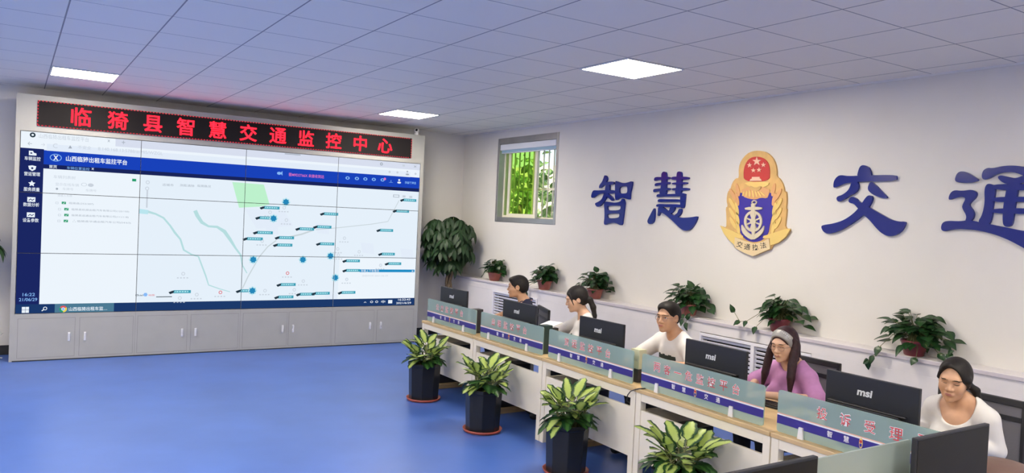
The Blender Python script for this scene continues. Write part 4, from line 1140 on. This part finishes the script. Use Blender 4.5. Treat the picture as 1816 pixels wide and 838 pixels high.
def person(P):
    """local frame: +y ahead, +x the person's right, origin on the floor under the pelvis"""
    hx, hy, hz = P['head']; yaw = math.radians(P['yaw']); fwd = Vector((-math.sin(yaw), math.cos(yaw), 0))
    root = thing('person', P['label'], 'person', (hx-fwd.x*P.get('lean', .15), hy-fwd.y*P.get('lean', .15), 0), yaw, 'people sitting at the desks')
    Wm = Matrix.Translation(root.location) @ Matrix.Rotation(yaw, 4, 'Z')
    Hm = Matrix.Translation((hx, hy, hz)) @ Matrix.Rotation(math.radians(P['hyaw']), 4, 'Z') @ Matrix.Rotation(math.radians(P['pitch']), 4, 'X') @ Matrix.Rotation(math.radians(P.get('roll', 0)), 4, 'Y')
    Lm = Wm.inverted() @ Hm                                        # head frame -> person frame
    R3 = [list(r) for r in Lm.to_3x3()]
    fem = P.get('fem', False); sk = P.get('scale', 1.)
    hp = lambda x, y, z: np.array(Lm @ Vector((x*sk, y*sk, z*sk)))
    he = lambda c, r: ell(hp(*c), np.array(r)*sk, R3)
    hc = lambda a, b_, ra, rb: cap(hp(*a), hp(*b_), ra*sk, rb*sk)
    sw = .152 if fem else .180
    hcen = np.array(Lm.translation)
    neck0 = np.array((hcen[0]*.5, hcen[1]-.085, P.get('zsh', .955)))       # base of the neck
    zs = neck0[2]-.045
    sh = {s: np.array((s*sw+neck0[0], neck0[1]+.005, zs-.015)) for s in (-1, 1)}
    pel = np.array((0, 0, .515))
    el = {s: np.array(P['elbow'][s]) for s in (-1, 1)}; wr = {s: np.array(P['wrist'][s]) for s in (-1, 1)}
    chest = np.array((neck0[0]*.8, neck0[1]*.75-.0, zs-.14))
    tk = 1. if not fem else .90
    torso = [(ell(chest, (.158*tk, .105, .165)), .06), (ell(chest+(0, .0, .085), (.165*tk, .085, .08)), .05),
             (ell((pel+chest)/2, (.14*tk, .10, .16)), .06), (ell(pel, (.165, .125, .11)), .06)]
    if fem: torso += [(ell(chest+(s*.07, .085, -.02), (.06, .05, .06)), .04) for s in (-1, 1)]
    for s in (-1, 1): torso.append((cap(neck0+(s*.03, -.01, .02), sh[s]+(-s*.015, 0, .012), .045, .048), .05))
    ua, fa = (.040, .029) if fem else (.046, .033)
    arms = {s: [(cap(sh[s], el[s], ua*1.12, ua*.86), .03), (cap(el[s], wr[s], fa*1.15, fa*.78), .02)] for s in (-1, 1)}
    legs = []
    knee = {s: np.array((s*.10, .40, .495)) for s in (-1, 1)}; ank = {s: np.array((s*.11, .37, .09)) for s in (-1, 1)}
    for s in (-1, 1): legs += [(cap((s*.085, .02, .52), knee[s], .080, .056), .05), (cap(knee[s], ank[s], .052, .036), .03)]
    lo = np.array((-.52, -.34, 0.)); hi = np.array((.52, .72, P['head'][2]+.17))
    g = Grid(lo, hi, .0055)
    U = lambda e, k: g.op(*e, k, 'u')
    for e, k in torso+legs: U(e, k)
    for s in (-1, 1):
        for e, k in arms[s]: U(e, k)
        U(cap(ank[s]+(0, -.02, -.035), ank[s]+(0, .15, -.052), .036, .030), .03)
    # hands: palm, four fingers of different lengths, thumb
    for s in (-1, 1):
        d = Vector(P.get('hdir', {}).get(s, (-s*.25, 1, -.12))).normalized(); upn = Vector((0, 0, 1)); side = d.cross(upn).normalized()  # side = person's right
        upn = side.cross(d)
        w0 = Vector(wr[s]); palm = w0+d*.050
        Rm = [[side[i], d[i], upn[i]] for i in range(3)]
        U(ell(tuple(palm), (.038, .050, .015), Rm), .02)
        for k, (off, ln) in enumerate(((-.030, .060), (-.010, .072), (.010, .068), (.029, .052))):
            off *= s; a = palm+side*(off*s if s < 0 else off)+d*.038
            k1 = a+d*ln*.45+upn*.006; k2 = k1+d*ln*.35-upn*.012; k3 = k2+d*ln*.2-upn*.014
            for p_, q_, r0, r1 in ((a, k1, .0088, .0082), (k1, k2, .0082, .0076), (k2, k3, .0076, .0068)): U(cap(tuple(p_), tuple(q_), r0, r1), .004)
        a = palm-side*s*.030-d*.018; k1 = a-side*s*.024+d*.026-upn*.004; k2 = k1-side*s*.006+d*.028-upn*.006
        U(cap(tuple(a), tuple(k1), .0125, .0105), .01); U(cap(tuple(k1), tuple(k2), .0105, .0082), .004)
    # neck and head
    U(cap(neck0+(0, -.005, -.02), hp(0, -.020, -.045), .060 if not fem else .052, .050 if not fem else .044), .03)
    face = [(he((0, -.012, .030), (.074, .093, .083)), .02), (he((0, .022, -.022), (.064, .066, .082)), .03),
            (he((0, .048, -.074), (.043, .040, .034)), .03), (he((0, .078, -.096), (.020, .016, .014)), .02)]
    face += [(he((s*.036, .056, -.026), (.027, .028, .032)), .02) for s in (-1, 1)]
    face += [(he((0, .080, .026), (.046, .014, .012)), .02)]
    for e, k in face: U(e, k)
    for s in (-1, 1): g.op(*he((s*.031, .098, .004), (.019, .011, .010)), .014, 's')
    U(hc((0, .086, .010), (0, .104, -.026), .007, .0115), .012)
    for s in (-1, 1): U(he((s*.0125, .094, -.031), (.009, .010, .008)), .008)
    U(he((0, .089, -.058), (.023, .011, .012)), .012)
    for s in (-1, 1):
        U(he((s*.074, -.006, -.006), (.008, .020, .031)), .008); g.op(*he((s*.081, .0, -.002), (.005, .010, .016)), .004, 's')
    body = grid_obj(g, 'body', P.get('skin', m_skin), root)
    f = g
    def surf(x, z):                                                   # how far ahead the face is at head-frame (x, z)
        for y in np.arange(.135, .02, -.001):
            q = (hp(x, y, z)-f.lo)/f.h; i = np.round(q).astype(int)
            if f.f[tuple(np.clip(i, 0, f.n-1))] < 0: return y
        return .08
    # eyes, brows, lips
    for s in (-1, 1):
        ex_ = s*.0315; ez = .003
        b = MB(); b.M = Lm
        opn = P.get('eye', 1.)
        ys = surf(ex_, ez)
        if opn > .4:
            b.ball((ex_*sk, (ys-.003)*sk, ez*sk), (.0135*sk, .0060*sk, .0052*opn*sk), m_eyew, 16, 8)
            b.ball(((ex_)*sk, (ys-.0005)*sk, ez*sk), (.0056*sk, .0046*sk, .0052*opn*sk), m_eye, 12, 8)
        arc = [((ex_+a*.016)*sk, (surf(ex_+a*.016, ez)+.002)*sk, (ez+(.0055*opn if opn > .4 else -.003)*(1-a*a*1.1)-(.0 if opn > .4 else .0))*sk) for a in (-1, -.5, 0, .5, 1)]
        b.tube(arc, [.0008*sk, .0016*sk, .0019*sk, .0016*sk, .0008*sk], m_eye, 6)
        b.build('eye', root)
        b = MB(); b.M = Lm
        arc = [((ex_+a*.021)*sk, (surf(ex_+a*.021, .024)+.0005)*sk, (.0235+.004*(1-a*a)+(-.002*a*s))*sk) for a in (-1, -.5, 0, .5, 1)]
        b.tube(arc, [.0012*sk, .0028*sk, .0031*sk, .0026*sk, .001*sk], m_hair, 6); b.build('eyebrow', root)
    b = MB(); b.M = Lm
    for dz, r in ((.0035, .0032), (-.0042, .0040)):
        arc = [(a*.021*sk, (surf(a*.021, -.058+dz)-.0008)*sk, (-.058+dz*(1-a*a*.8)+.0022*a*a)*sk) for a in (-1, -.6, -.2, .2, .6, 1)]
        b.tube(arc, [.0012*sk, r*.85*sk, r*sk, r*sk, r*.85*sk, .0012*sk], m_lip, 8)
    b.build('lips', root)
    # hair
    hr = Grid(lo+(0, 0, P.get('hairz', .75)), hi+(0, 0, .02), .0042)
    hU = lambda e, k: hr.op(*e, k, 'u'); hS = lambda e, k: hr.op(*e, k, 's')
    ht = P['hair']
    full = (hr.lo, hr.lo+hr.n*hr.h)
    hUx = he((0, -.015, .034), (.083, .101, .090)); hU(hUx, .01)
    if ht == 'short':
        hU(he((0, -.030, .000), (.081, .086, .090)), .02); hU(he((-.008, .045, .078), (.062, .048, .030)), .02)
        hS(he((0, .098, -.030), (.082, .074, .094)), .006); hS(he((0, .02, -.085), (.12, .075, .075)), .01)
        hS(he((0, -.06, -.115), (.12, .09, .055)), .01)
        for s in (-1, 1): hS(he((s*.085, -.004, -.012), (.022, .026, .036)), .004)
    elif ht == 'crop':
        hr.f[:] = 9.; hU(he((0, -.014, .034), (.080, .099, .089)), .01); hU(he((0, -.030, .005), (.077, .082, .082)), .02); hU(he((0, .025, .078), (.070, .060, .038)), .03)
        hS(he((0, .104, -.014), (.084, .074, .096)), .006); hS(he((0, .02, -.080), (.12, .075, .075)), .01)
        hS(he((0, -.06, -.105), (.12, .09, .055)), .01)
        for s in (-1, 1): hS(he((s*.086, .006, -.016), (.022, .040, .046)), .004)
    elif ht == 'ponytail':
        hU(he((0, -.035, .000), (.080, .080, .090)), .02)
        hS(he((0, .098, -.034), (.076, .070, .094)), .006); hS(he((0, .03, -.105), (.12, .08, .085)), .01); hS(he((0, -.05, -.125), (.12, .09, .055)), .01)
        for s in (-1, 1): hS(he((s*.088, -.004, -.014), (.020, .020, .030)), .004)
        hU(hc((.048, .064, .066), (.071, .048, -.020), .009, .004), .012); hU(hc((-.048, .064, .066), (-.071, .050, -.040), .009, .004), .012)
        pts = P['tail']
        for a, c in zip(pts[:-1], pts[1:]): hU(cap(Wm.inverted() @ Vector(a[0]), Wm.inverted() @ Vector(c[0]), a[1], c[1]), .015)
    elif ht == 'swept':
        hU(he((0, -.035, .000), (.081, .082, .092)), .02)
        hU(hc((.025, .062, .092), (-.074, .035, .020), .020, .014), .03); hU(hc((-.074, .035, .020), (-.078, .005, -.030), .014, .009), .02)
        hS(he((.014, .106, -.010), (.078, .088, .110), ), .006); hS(he((0, .03, -.100), (.12, .085, .080)), .01); hS(he((0, -.05, -.125), (.12, .09, .055)), .01)
        hU(hc((.046, .058, .078), (.078, .022, .005), .008, .006), .02)
        for s in (-1, 1): hS(he((s*.088, -.002, -.018), (.020, .020, .026)), .004)
        pts = P['tail']
        for a, c in zip(pts[:-1], pts[1:]): hU(cap(Wm.inverted() @ Vector(a[0]), Wm.inverted() @ Vector(c[0]), a[1], c[1]), .015)
    elif ht == 'long':
        hU(he((0, -.035, -.02), (.082, .080, .105)), .02)
        hS(he((0, .100, -.028), (.074, .074, .096)), .006); hS(he((0, .05, -.12), (.058, .06, .10)), .008)
        for s in (-1, 1):
            pts = P['locks'][s]
            for a, c in zip(pts[:-1], pts[1:]): hU(cap(Wm.inverted() @ Vector(a[0]), Wm.inverted() @ Vector(c[0]), a[1], c[1]), .003)
            hU(hc((s*.066, .008, .04), (s*.074, -.012, -.10), .019, .023), .02)
        hU(hc((0, -.075, -.04), (0, -.10, -.24), .06, .05), .03)
    # strands: shallow ridges along the hair
    grid_obj(hr, 'hair', P.get('haircol', m_hair), root)
    # shirt
    c = Grid(np.array((-.50, -.30, .42)), np.array((.50, .62, zs+.16)), .0065)
    gr = .011
    def infl(e, d=gr): return (lambda X, Y, Z, q=e[0]: q(X, Y, Z)-d), e[1]-d, e[2]+d
    for e, k in torso: c.op(*infl(e), k, 'u')
    for s in (-1, 1):
        full_ = P.get('sleeve', .9)
        e1 = sh[s]+(el[s]-sh[s])*min(1, full_)
        c.op(*cap(sh[s], e1, ua*1.12+gr+.004, (ua*.90+gr+.008)), .035, 'u')
        if full_ > 1: c.op(*cap(el[s], el[s]+(wr[s]-el[s])*(full_-1), ua*.9+gr+.004, fa*.85+gr), .02, 'u')
        elif P.get('flare'): c.op(*cap(sh[s]+(el[s]-sh[s])*.5, e1, ua+.012, ua+.030), .03, 'u')
    nk = P.get('neck', (.085, .080, .075)); no = P.get('neckc', (0, .045, .055))
    c.op(*ell(neck0+no, nk), .006, 's'); c.op(*cap(neck0+(0, 0, .0), neck0+(0, -.01, .2), .066, .09), .006, 's')
    sh_o = grid_obj(c, P.get('shirt', 'shirt'), P['cloth'], root)
    # trousers and shoes
    c = Grid(np.array((-.26, -.20, .04)), np.array((.26, .52, .66)), .008)
    for e, k in torso[3:4]+legs: c.op(*infl(e, .010), k, 'u')
    c.op((lambda X, Y, Z: Z-.60), lo, hi, 0, 'i')
    grid_obj(c, 'trousers', m_trous, root)
    for s in (-1, 1):
        c = Grid(np.array((ank[s][0]-.08, .28, 0.)), np.array((ank[s][0]+.08, .62, .14)), .006)
        c.op(*cap(ank[s]+(0, -.015, -.035), ank[s]+(0, .16, -.050), .048, .039), .02, 'u'); c.op((lambda X, Y, Z: .004-Z), lo, hi, 0, 'i'); c.op((lambda X, Y, Z: Z-.105), lo, hi, 0, 'i')
        grid_obj(c, 'shoe', m_shoe, root)
    # spectacles
    if P.get('specs'):
        b = MB(); b.M = Lm; yl = surf(.031, .003)+.012; yn = yl+.004
        for s in (-1, 1):
            rw, rh = .024, .0165
            lp = [((s*.033+rw*math.cos(a))*sk, (yl-.10*abs(rw*math.cos(a)) if s*math.cos(a) > 0 else yl)*sk, (-.002+rh*math.sin(a))*sk) for a in [2*PI*q/20 for q in range(21)]]
            b.tube(lp, .0012*sk, m_glassrim, 6)
            b.tube([(s*.056*sk, (yl-.002)*sk, .004*sk), (s*.076*sk, .055*sk, .004*sk), (s*.080*sk, -.005*sk, .003*sk), (s*.076*sk, -.025*sk, -.012*sk)], .0012*sk, m_glassrim, 6)
        b.tube([(-.010*sk, yl*sk, .002*sk), (0, (yl+.003)*sk, .005*sk), (.010*sk, yl*sk, .002*sk)], .0012*sk, m_glassrim, 6)
        gl = b.build('spectacles', root)
        b = MB(); b.M = Lm
        for s in (-1, 1): b.slab([(s*.033+.023*math.cos(q*PI/8), -.002+.0155*math.sin(q*PI/8)) for q in range(16)], lambda u, v, d: (u*sk, (yl+d)*sk, v*sk), -.0005, .0005, m_lens)
        b.build('lenses', gl)
    return root, Lm, sk, neck0, chest, surf, Wm

PEOPLE = [
    dict(label='person in glasses and a navy polo shirt, seated farthest away, facing left', head=(4.20, 1.065, 1.130), yaw=66, hyaw=52, pitch=-4,
         elbow={1: (.275, .17, .83), -1: (-.26, .12, .75)}, wrist={1: (.13, .37, .785), -1: (-.13, .38, .762)}, hair='short', cloth=m_navy, shirt='polo_shirt', specs=True, sleeve=.85, zsh=.955),
    dict(label='person with a ponytail in a plain white top, looking down, second from the video wall', head=(4.20, .055, 1.118), yaw=66, hyaw=62, pitch=-17, fem=True,
         elbow={1: (.265, .18, .80), -1: (-.25, .12, .74)}, wrist={1: (.12, .38, .765), -1: (-.13, .38, .762)}, hair='ponytail', cloth=m_tee, shirt='top', sleeve=1.85, zsh=.945, skin=m_skin2, eye=.2,
         tail=[((4.262, .005, 1.13), .022), ((4.292, -.032, 1.115), .027), ((4.312, -.060, 1.05), .026), ((4.320, -.075, .97), .021), ((4.325, -.085, .91), .009)], hairz=.80),
    dict(label='person in glasses and a white t-shirt with dark print, looking towards the camera', head=(4.20, -1.160, 1.108), yaw=84, hyaw=99, pitch=-3, scale=1.04,
         elbow={1: (.285, .18, .775), -1: (-.27, .10, .75)}, wrist={1: (.12, .37, .762), -1: (-.13, .38, .762)}, hair='crop', cloth=m_tee, shirt='t_shirt', specs=True, sleeve=1.0, zsh=.945),
    dict(label='person in a mauve blouse, silver headband and glasses, looking down at the desk', head=(4.20, -2.283, 1.072), yaw=84, hyaw=95, pitch=-13, fem=True, scale=.98,
         elbow={1: (.25, .14, .76), -1: (-.25, .10, .74)}, wrist={1: (.10, .35, .758), -1: (-.07, .42, .756)}, hair='long', haircol=m_hair2, cloth=m_purple, shirt='blouse', specs=True, sleeve=.95, flare=True, zsh=.915, skin=m_skin2, eye=.3,
         locks={1: [((4.165, -2.222, 1.09), .020), ((4.160, -2.203, 1.02), .026), ((4.150, -2.192, .94), .028), ((4.138, -2.184, .86), .026), ((4.128, -2.178, .78), .012)],
                -1: [((4.215, -2.362, 1.09), .022), ((4.196, -2.366, 1.02), .028), ((4.175, -2.372, .94), .030), ((4.158, -2.380, .86), .028), ((4.146, -2.386, .76), .012)]}, hairz=.70),
    dict(label='person in a white scoop-neck top, looking down, seated nearest the camera', head=(4.20, -3.425, 1.058), yaw=86, hyaw=104, pitch=-12, roll=-4, fem=True, scale=1.0,
         elbow={1: (.225, .06, .715), -1: (-.172, .02, .69)}, wrist={1: (.12, .36, .760), -1: (-.11, .36, .760)}, hair='swept', cloth=m_tee, shirt='top', sleeve=1.7, zsh=.915, skin=m_skin, eye=.2,
         neck=(.105, .115, .125), neckc=(0, .075, .010),
         tail=[((4.275, -3.462, 1.03), .020), ((4.300, -3.495, 1.00), .020), ((4.305, -3.505, .95), .017), ((4.31, -3.51, .90), .008)], hairz=.75)]
for k, P in enumerate(PEOPLE):
    root, Lm, sk, neck0, chest, surf, Wm = person(P)
    if k == 0:
        b = MB()
        for s in (-1, 1): b.tube([tuple(neck0+(s*.012, .085, -.030)), tuple(neck0+(s*.050, .050, .018)), tuple(neck0+(s*.066, .0, .040)), tuple(neck0+(s*.045, -.055, .048)), tuple(neck0+(0, -.070, .050))], [.010, .015, .016, .015, .014], m_navy, 8)
        cl = b.build('collar', root)
        b = MB()
        for s in (-1, 1): b.tube([tuple(neck0+(s*.020, .094, -.030)), tuple(neck0+(s*.062, .056, .016)), tuple(neck0+(s*.081, .0, .036)), tuple(neck0+(s*.056, -.064, .046))], .005, m_peach, 6)
        look(b.build('collar_stripe', cl), 'pale stripe')
    if k in (1, 2):                                             # dark print lying on the chest of the shirt
        so_ = [o for o in root.children if o.name.split('.')[0] in ('top', 't_shirt')][0]
        me = so_.data; me.materials.append(mat('dark_print', (.018, .030, .026), .8))
        c0 = chest
        for p in me.polygons:
            q = p.center
            if p.normal.y > .1 and ((k == 2 and -.105 < q.x-c0[0] < .115 and .765 < q.z < .803+.004*math.sin(q.x*90)) or
                                    (k == 1 and q.z-c0[2] < .03-.9*abs(q.x-c0[0]+.02-.05*math.sin(q.x*40)) and q.z-c0[2] > -.10)): p.material_index = 1
    if k == 3:
        g = Grid(np.array(Lm.translation)-.16, np.array(Lm.translation)+.16, .004)
        Ri = np.array(Lm.to_3x3()); tr = np.array(Lm.translation)
        g.op(*ell(np.array(Lm @ Vector((0, -.012*sk, .034*sk))), np.array((.087, .105, .095))*sk, [list(r) for r in Lm.to_3x3()]), 0, 'u')
        def slab_(X, Y, Z):
            x, y, z = X-tr[0], Y-tr[1], Z-tr[2]
            hy_, hz_ = Ri[0][1]*x+Ri[1][1]*y+Ri[2][1]*z, Ri[0][2]*x+Ri[1][2]*y+Ri[2][2]*z
            return np.maximum(np.abs(hy_*.90-hz_*.43-.010)-.025, -.03-hz_)
        g.op(slab_, g.lo, g.lo+g.n*g.h, 0, 'i')
        hb = grid_obj(g, 'headband', m_band, root)
        b = MB(); b.M = Lm
        for q in range(7):
            a = math.radians(14+q*7); b.ball((-.086*math.sin(a), .012+.052*math.cos(a), -.012+.128*math.cos(a)), .0042, m_chrome, 8, 6)
        b.build('sparkle', hb)
        b = MB(); b.M = Lm
        for q, r in ((-.046, .004), (-.058, .006), (-.072, .0075)): b.ball((-.079*sk, -.002, q), r, m_silver, 10, 8)
        b.build('earring', root)
for (x, y, r, lb) in ((4.46, 1.10, 68, 'black mesh-backed chair under the person in the navy polo shirt'), (4.46, .10, 72, 'black chair under the person with the ponytail'), (4.46, -1.08, 88, 'black chair under the person in the white t-shirt'),
                      (4.44, -2.245, 88, 'black mesh-backed chair under the person in the mauve blouse'), (4.42, -3.42, 88, 'black mesh-backed chair under the person in the scoop-neck top')):
    a = math.radians(r)
    fx, fy = -math.sin(a), math.cos(a)
    chair(x+fx*.16, y+fy*.16, a+PI, lb, {1.10: .905, .10: .84, -1.08: .86}.get(y, .955))

# ------------------------------------------------------------------ plants
def floor_plant(x, y, seed, label):
    random.seed(seed)
    t = thing('potted_plant', label, 'plant', (x, y, 0), 0, 'variegated plants in black pots along the desks')
    b = MB(); b.lathe([(.125, .0), (.160, .004), (.172, .028), (.166, .028), (.155, .010), (.02, .008)], (0, 0, 0), m_terra, 40, cap=False); b.add([(.125*math.cos(k*PI/20), .125*math.sin(k*PI/20), 0) for k in range(40)], [list(range(39, -1, -1))], m_terra); b.build('saucer', t)
    b = MB(); n = 8
    pr = [(.140, .0105), (.146, .016), (.160, .335), (.168, .345), (.168, .375), (.157, .375), (.150, .335)]
    b.lathe(pr, (0, 0, 0), m_pot, n, False, cap=False, rot0=.2); b.add([(.140*math.cos(2*PI*k/n+.2), .140*math.sin(2*PI*k/n+.2), .0105) for k in range(n)], [list(range(n-1, -1, -1))], m_pot); b.build('pot', t, .012, 3)
    b = MB(); b.lathe([(.145, .325), (.145, .338), (.0, .345)], (0, 0, 0), m_soil, 24, cap=False); b.build('soil', t)
    b = MB(); lf = MB()
    for k in range(7):
        a = k*2.4; r = .03+.05*(k % 3)/2; bx, by = r*math.cos(a), r*math.sin(a)
        hgt = .42+random.uniform(.0, .09)
        tip = Vector((bx*1.5, by*1.5, hgt)); b.tube([(bx, by, .335), tuple(tip)], [.011, .007], m_vine, 6)
        for q in range(6):
            aa = a+(q-2.5)*.95+random.uniform(-.25, .25)
            e_ = (.05, .40, .80, 1.05, .6, .25)[q]+random.uniform(-.12, .15)
            p = tip+Vector((0, 0, (-.05, -.02, .0, .01, -.01, -.04)[q]))
            d = Vector((math.cos(aa)*math.cos(e_), math.sin(aa)*math.cos(e_), math.sin(e_)))
            pl = random.uniform(.02, .055)
            ln = random.uniform(.135, .185)*(1.0 if e_ > .3 else .92)
            for _ in range(8):
                if (p+d*(ln+pl)).x > .20: d.x -= .16; d.normalize()
            st_ = p+d*pl; b.tube([tuple(p), tuple(st_)], .0035, m_vine, 5, False)
            nn = Vector((0, 0, 1)) if e_ < .8 else Vector((-math.cos(aa)*.9-.25, -math.sin(aa)*.9-.25, .55))
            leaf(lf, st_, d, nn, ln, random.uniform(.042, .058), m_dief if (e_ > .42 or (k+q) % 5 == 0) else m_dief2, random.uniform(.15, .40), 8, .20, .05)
    for q in range(17):
        aa = q*2.4+random.uniform(-.2, .2); e_ = random.uniform(-.15, .30)
        p = Vector((.085*math.cos(aa), .085*math.sin(aa), random.uniform(.385, .425)))
        b.tube([(.05*math.cos(aa), .05*math.sin(aa), .335), tuple(p)], .005, m_vine, 5)
        d = Vector((math.cos(aa)*math.cos(e_), math.sin(aa)*math.cos(e_), math.sin(e_))); ln = random.uniform(.125, .165)
        for _ in range(8):
            if (p+d*ln).x > .20: d.x -= .16; d.normalize()
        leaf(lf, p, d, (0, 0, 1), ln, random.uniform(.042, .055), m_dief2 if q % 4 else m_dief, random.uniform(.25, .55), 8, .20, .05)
    b.build('stems', t); lf.build('foliage', t)
floor_plant(3.215, 1.19, 21, 'variegated plant in a black pot on the floor, nearest the video wall')
floor_plant(3.185, -.015, 22, 'variegated plant in a black pot before the second desk')
floor_plant(3.190, -1.21, 23, 'variegated plant in a black pot before the middle desk')
floor_plant(3.165, -2.36, 24, 'variegated plant in a black pot at the bottom edge before the fourth desk')

def ledge_plant(y, seed, label, pm, n=75, spread=.27, vines=(), hgt=.20):
    random.seed(seed)
    t = thing('potted_pothos', label, 'plant', (5.515, y, LZ), 0, 'potted trailing plants on the sill')
    b = MB(); b.lathe([(.062, .0005), (.070, .006), (.094, .100), (.100, .102), (.100, .118), (.092, .118), (.086, .098)], (0, 0, 0), pm, 32, cap=False); b.add([(.062*math.cos(k*PI/16), .062*math.sin(k*PI/16), .0005) for k in range(32)], [list(range(31, -1, -1))], pm); b.build('pot', t)
    b = MB(); b.lathe([(.086, .096), (.086, .104), (0, .110)], (0, 0, 0), m_soil, 20, cap=False); b.build('soil', t)
    b = MB(); lf = MB()
    for k in range(n):
        a = random.uniform(0, 2*PI); e = random.uniform(-.25, 1.45) if k % 3 else random.uniform(.5, 1.4)
        r = random.uniform(.35, 1.)
        p = Vector((math.cos(a)*math.cos(e)*spread*.55*r, math.sin(a)*math.cos(e)*spread*r, .125+max(-.05, math.sin(e)*hgt*r)))
        if p.x > .095: p.x = .095-random.random()*.05
        b.tube([(random.uniform(-.05, .05), random.uniform(-.05, .05), .104), (p.x*.45, p.y*.45, .13+p.z*.35), tuple(p)], .0022, m_vine, 5, False)
        d = Vector((math.cos(a)-.25, math.sin(a), random.uniform(-.7, .45)))
        if p.x > .03: d.x = min(d.x, 0)
        leaf(lf, p, d, (0-.3, 0, 1), random.uniform(.075, .115), random.uniform(.030, .044), m_poth, random.uniform(.1, .5), 5, .15, .05, True)
    for path in vines:
        b.tube([(0, 0, .11)]+list(path), .0026, m_vine, 6)
        for i, p in enumerate(path):
            if i == 0: continue
            for q in range(2 if i > 1 else 1):
                v = Vector(path[i])-Vector(path[i-1])
                leaf(lf, p, v.normalized()+Vector((random.uniform(-.6, .1), random.uniform(-.7, .7), random.uniform(-.6, .3))), (-.8, 0, .5), random.uniform(.055, .085), random.uniform(.022, .032), m_poth, .3, 5, .15, .05, True)
    b.build('stems', t); lf.build('foliage', t)
W_ = 'on the sill'
ledge_plant(3.665, 31, 'small potted plant in a red pot '+W_+', nearest the corner tree', m_rpot, 80, .235)
ledge_plant(2.430, 32, 'potted plant in a red pot '+W_+' between the navy polo and ponytail wearers', m_rpot, 90, .27, [((-.06, .12, .10), (-.13, .19, .02), (-.14, .20, -.05))])
ledge_plant(1.400, 33, 'potted plant in a brownish pot '+W_+', directly behind the person with the ponytail', m_rpot, 95, .28, [((-.06, .10, .08), (-.14, .16, .0), (-.14, .17, -.07))])
ledge_plant(-.110, 34, 'bushy potted plant '+W_+', behind the person in the white t-shirt', m_rpot, 100, .27, [((-.08, -.03, .06), (-.14, -.06, -.03), (-.15, -.11, -.06), (-.15, -.13, -.02), (-.15, -.09, .0))])
ledge_plant(-1.215, 35, 'potted plant in a dark red pot '+W_+', behind the silver headband', m_rpot2, 85, .27, [((-.07, .14, .16), (-.13, .26, .06), (-.14, .33, .05), (-.14, .40, .13)), ((-.06, .12, .10), (-.12, .16, .02))])
ledge_plant(-2.450, 36, 'large trailing plant in a dark red pot '+W_+', nearest the camera', m_rpot2, 110, .26, [((-.06, .14, .14), (-.13, .20, .04), (-.14, .24, -.04), (-.14, .28, -.08)), ((-.05, -.14, .12), (-.10, -.24, .06), (-.11, -.31, .07)), ((-.06, -.06, .10), (-.13, -.09, .0))], .215)

def money_tree(x, y, zc, r, seed, label, n=95, rot=0):
    random.seed(seed)
    t = thing('money_tree', label, 'tree', (x, y, 0), rot, 'tall plants beside the video wall')
    b = MB(); b.lathe([(.11, .0005), (.125, .01), (.165, .30), (.175, .305), (.175, .335), (.16, .335), (.152, .30)], (0, 0, 0), m_white, 36, cap=False); b.add([(.11*math.cos(k*PI/18), .11*math.sin(k*PI/18), .0005) for k in range(36)], [list(range(35, -1, -1))], m_white); b.build('pot', t)
    b = MB(); b.lathe([(.152, .28), (.152, .30), (0, .305)], (0, 0, 0), m_soil, 24, cap=False); b.build('soil', t)
    b = MB()
    for s in range(3):
        path = []
        for q in range(13):
            z = .30+q*(zc-.42)/12; a = s*2.1+q*.75; path.append((.034*math.cos(a), .034*math.sin(a), z))
        b.tube(path, [.028-.0008*q for q in range(13)], m_bark, 8)
    b.build('trunk', t)
    st = MB(); lf = MB()
    for k in range(n):
        v = rnd_dir(.25)
        c = Vector((0, 0, zc-.10)); p = c+Vector((v.x*r, v.y*r, v.z*r*1.05+.05))*random.uniform(.55, 1.)
        if x+p.x > XR-.22: p.x = XR-.22-x
        if y+p.y > YB-.24: p.y = YB-.24-y
        st.tube([(0, 0, zc-.18), tuple((p+Vector((0, 0, zc)))/2*.98), tuple(p)], .0045, m_vine, 5, False)
        h = Vector((p.x, p.y, 0)); h = h.normalized() if h.length > .02 else Vector((1, 0, 0))
        n_ = 6
        for q in range(n_):
            a = (q-(n_-1)/2)*.62
            d = Vector((h.x*math.cos(a)-h.y*math.sin(a), h.x*math.sin(a)+h.y*math.cos(a), -.35-.55*random.random()))
            if y+p.y > YB-.30 and d.y > 0: d.y *= .2
            if x+p.x > XR-.30 and d.x > 0: d.x *= .2
            leaf(lf, p, d, (h.x*.4, h.y*.4, 1), random.uniform(.15, .22), random.uniform(.030, .042), m_tree, random.uniform(.3, .6), 5, .12)
    st.build('stems', t); lf.build('foliage', t)
money_tree(5.20, 4.44, 1.50, .43, 41, 'tall leafy tree-like plant in the corner right of the video wall')
money_tree(-.74, 4.45, 1.46, .34, 43, 'tall plant whose leaf tips show at the left picture edge', 45)

# corner details
c = MB(); c.tube([(-.33, 4.60, .02), (-.40, 4.62, .03), (-.42, 4.66, .10), (-.40, 4.70, .20), (-.33, 4.74, .28)], .006, m_whiteprint, 8)
tag(c.build('cable'), 'thin pale cable rising from the floor left of the video wall', 'cable')
bpy.data.objects.remove(_fo); bpy.data.curves.remove(_fc)
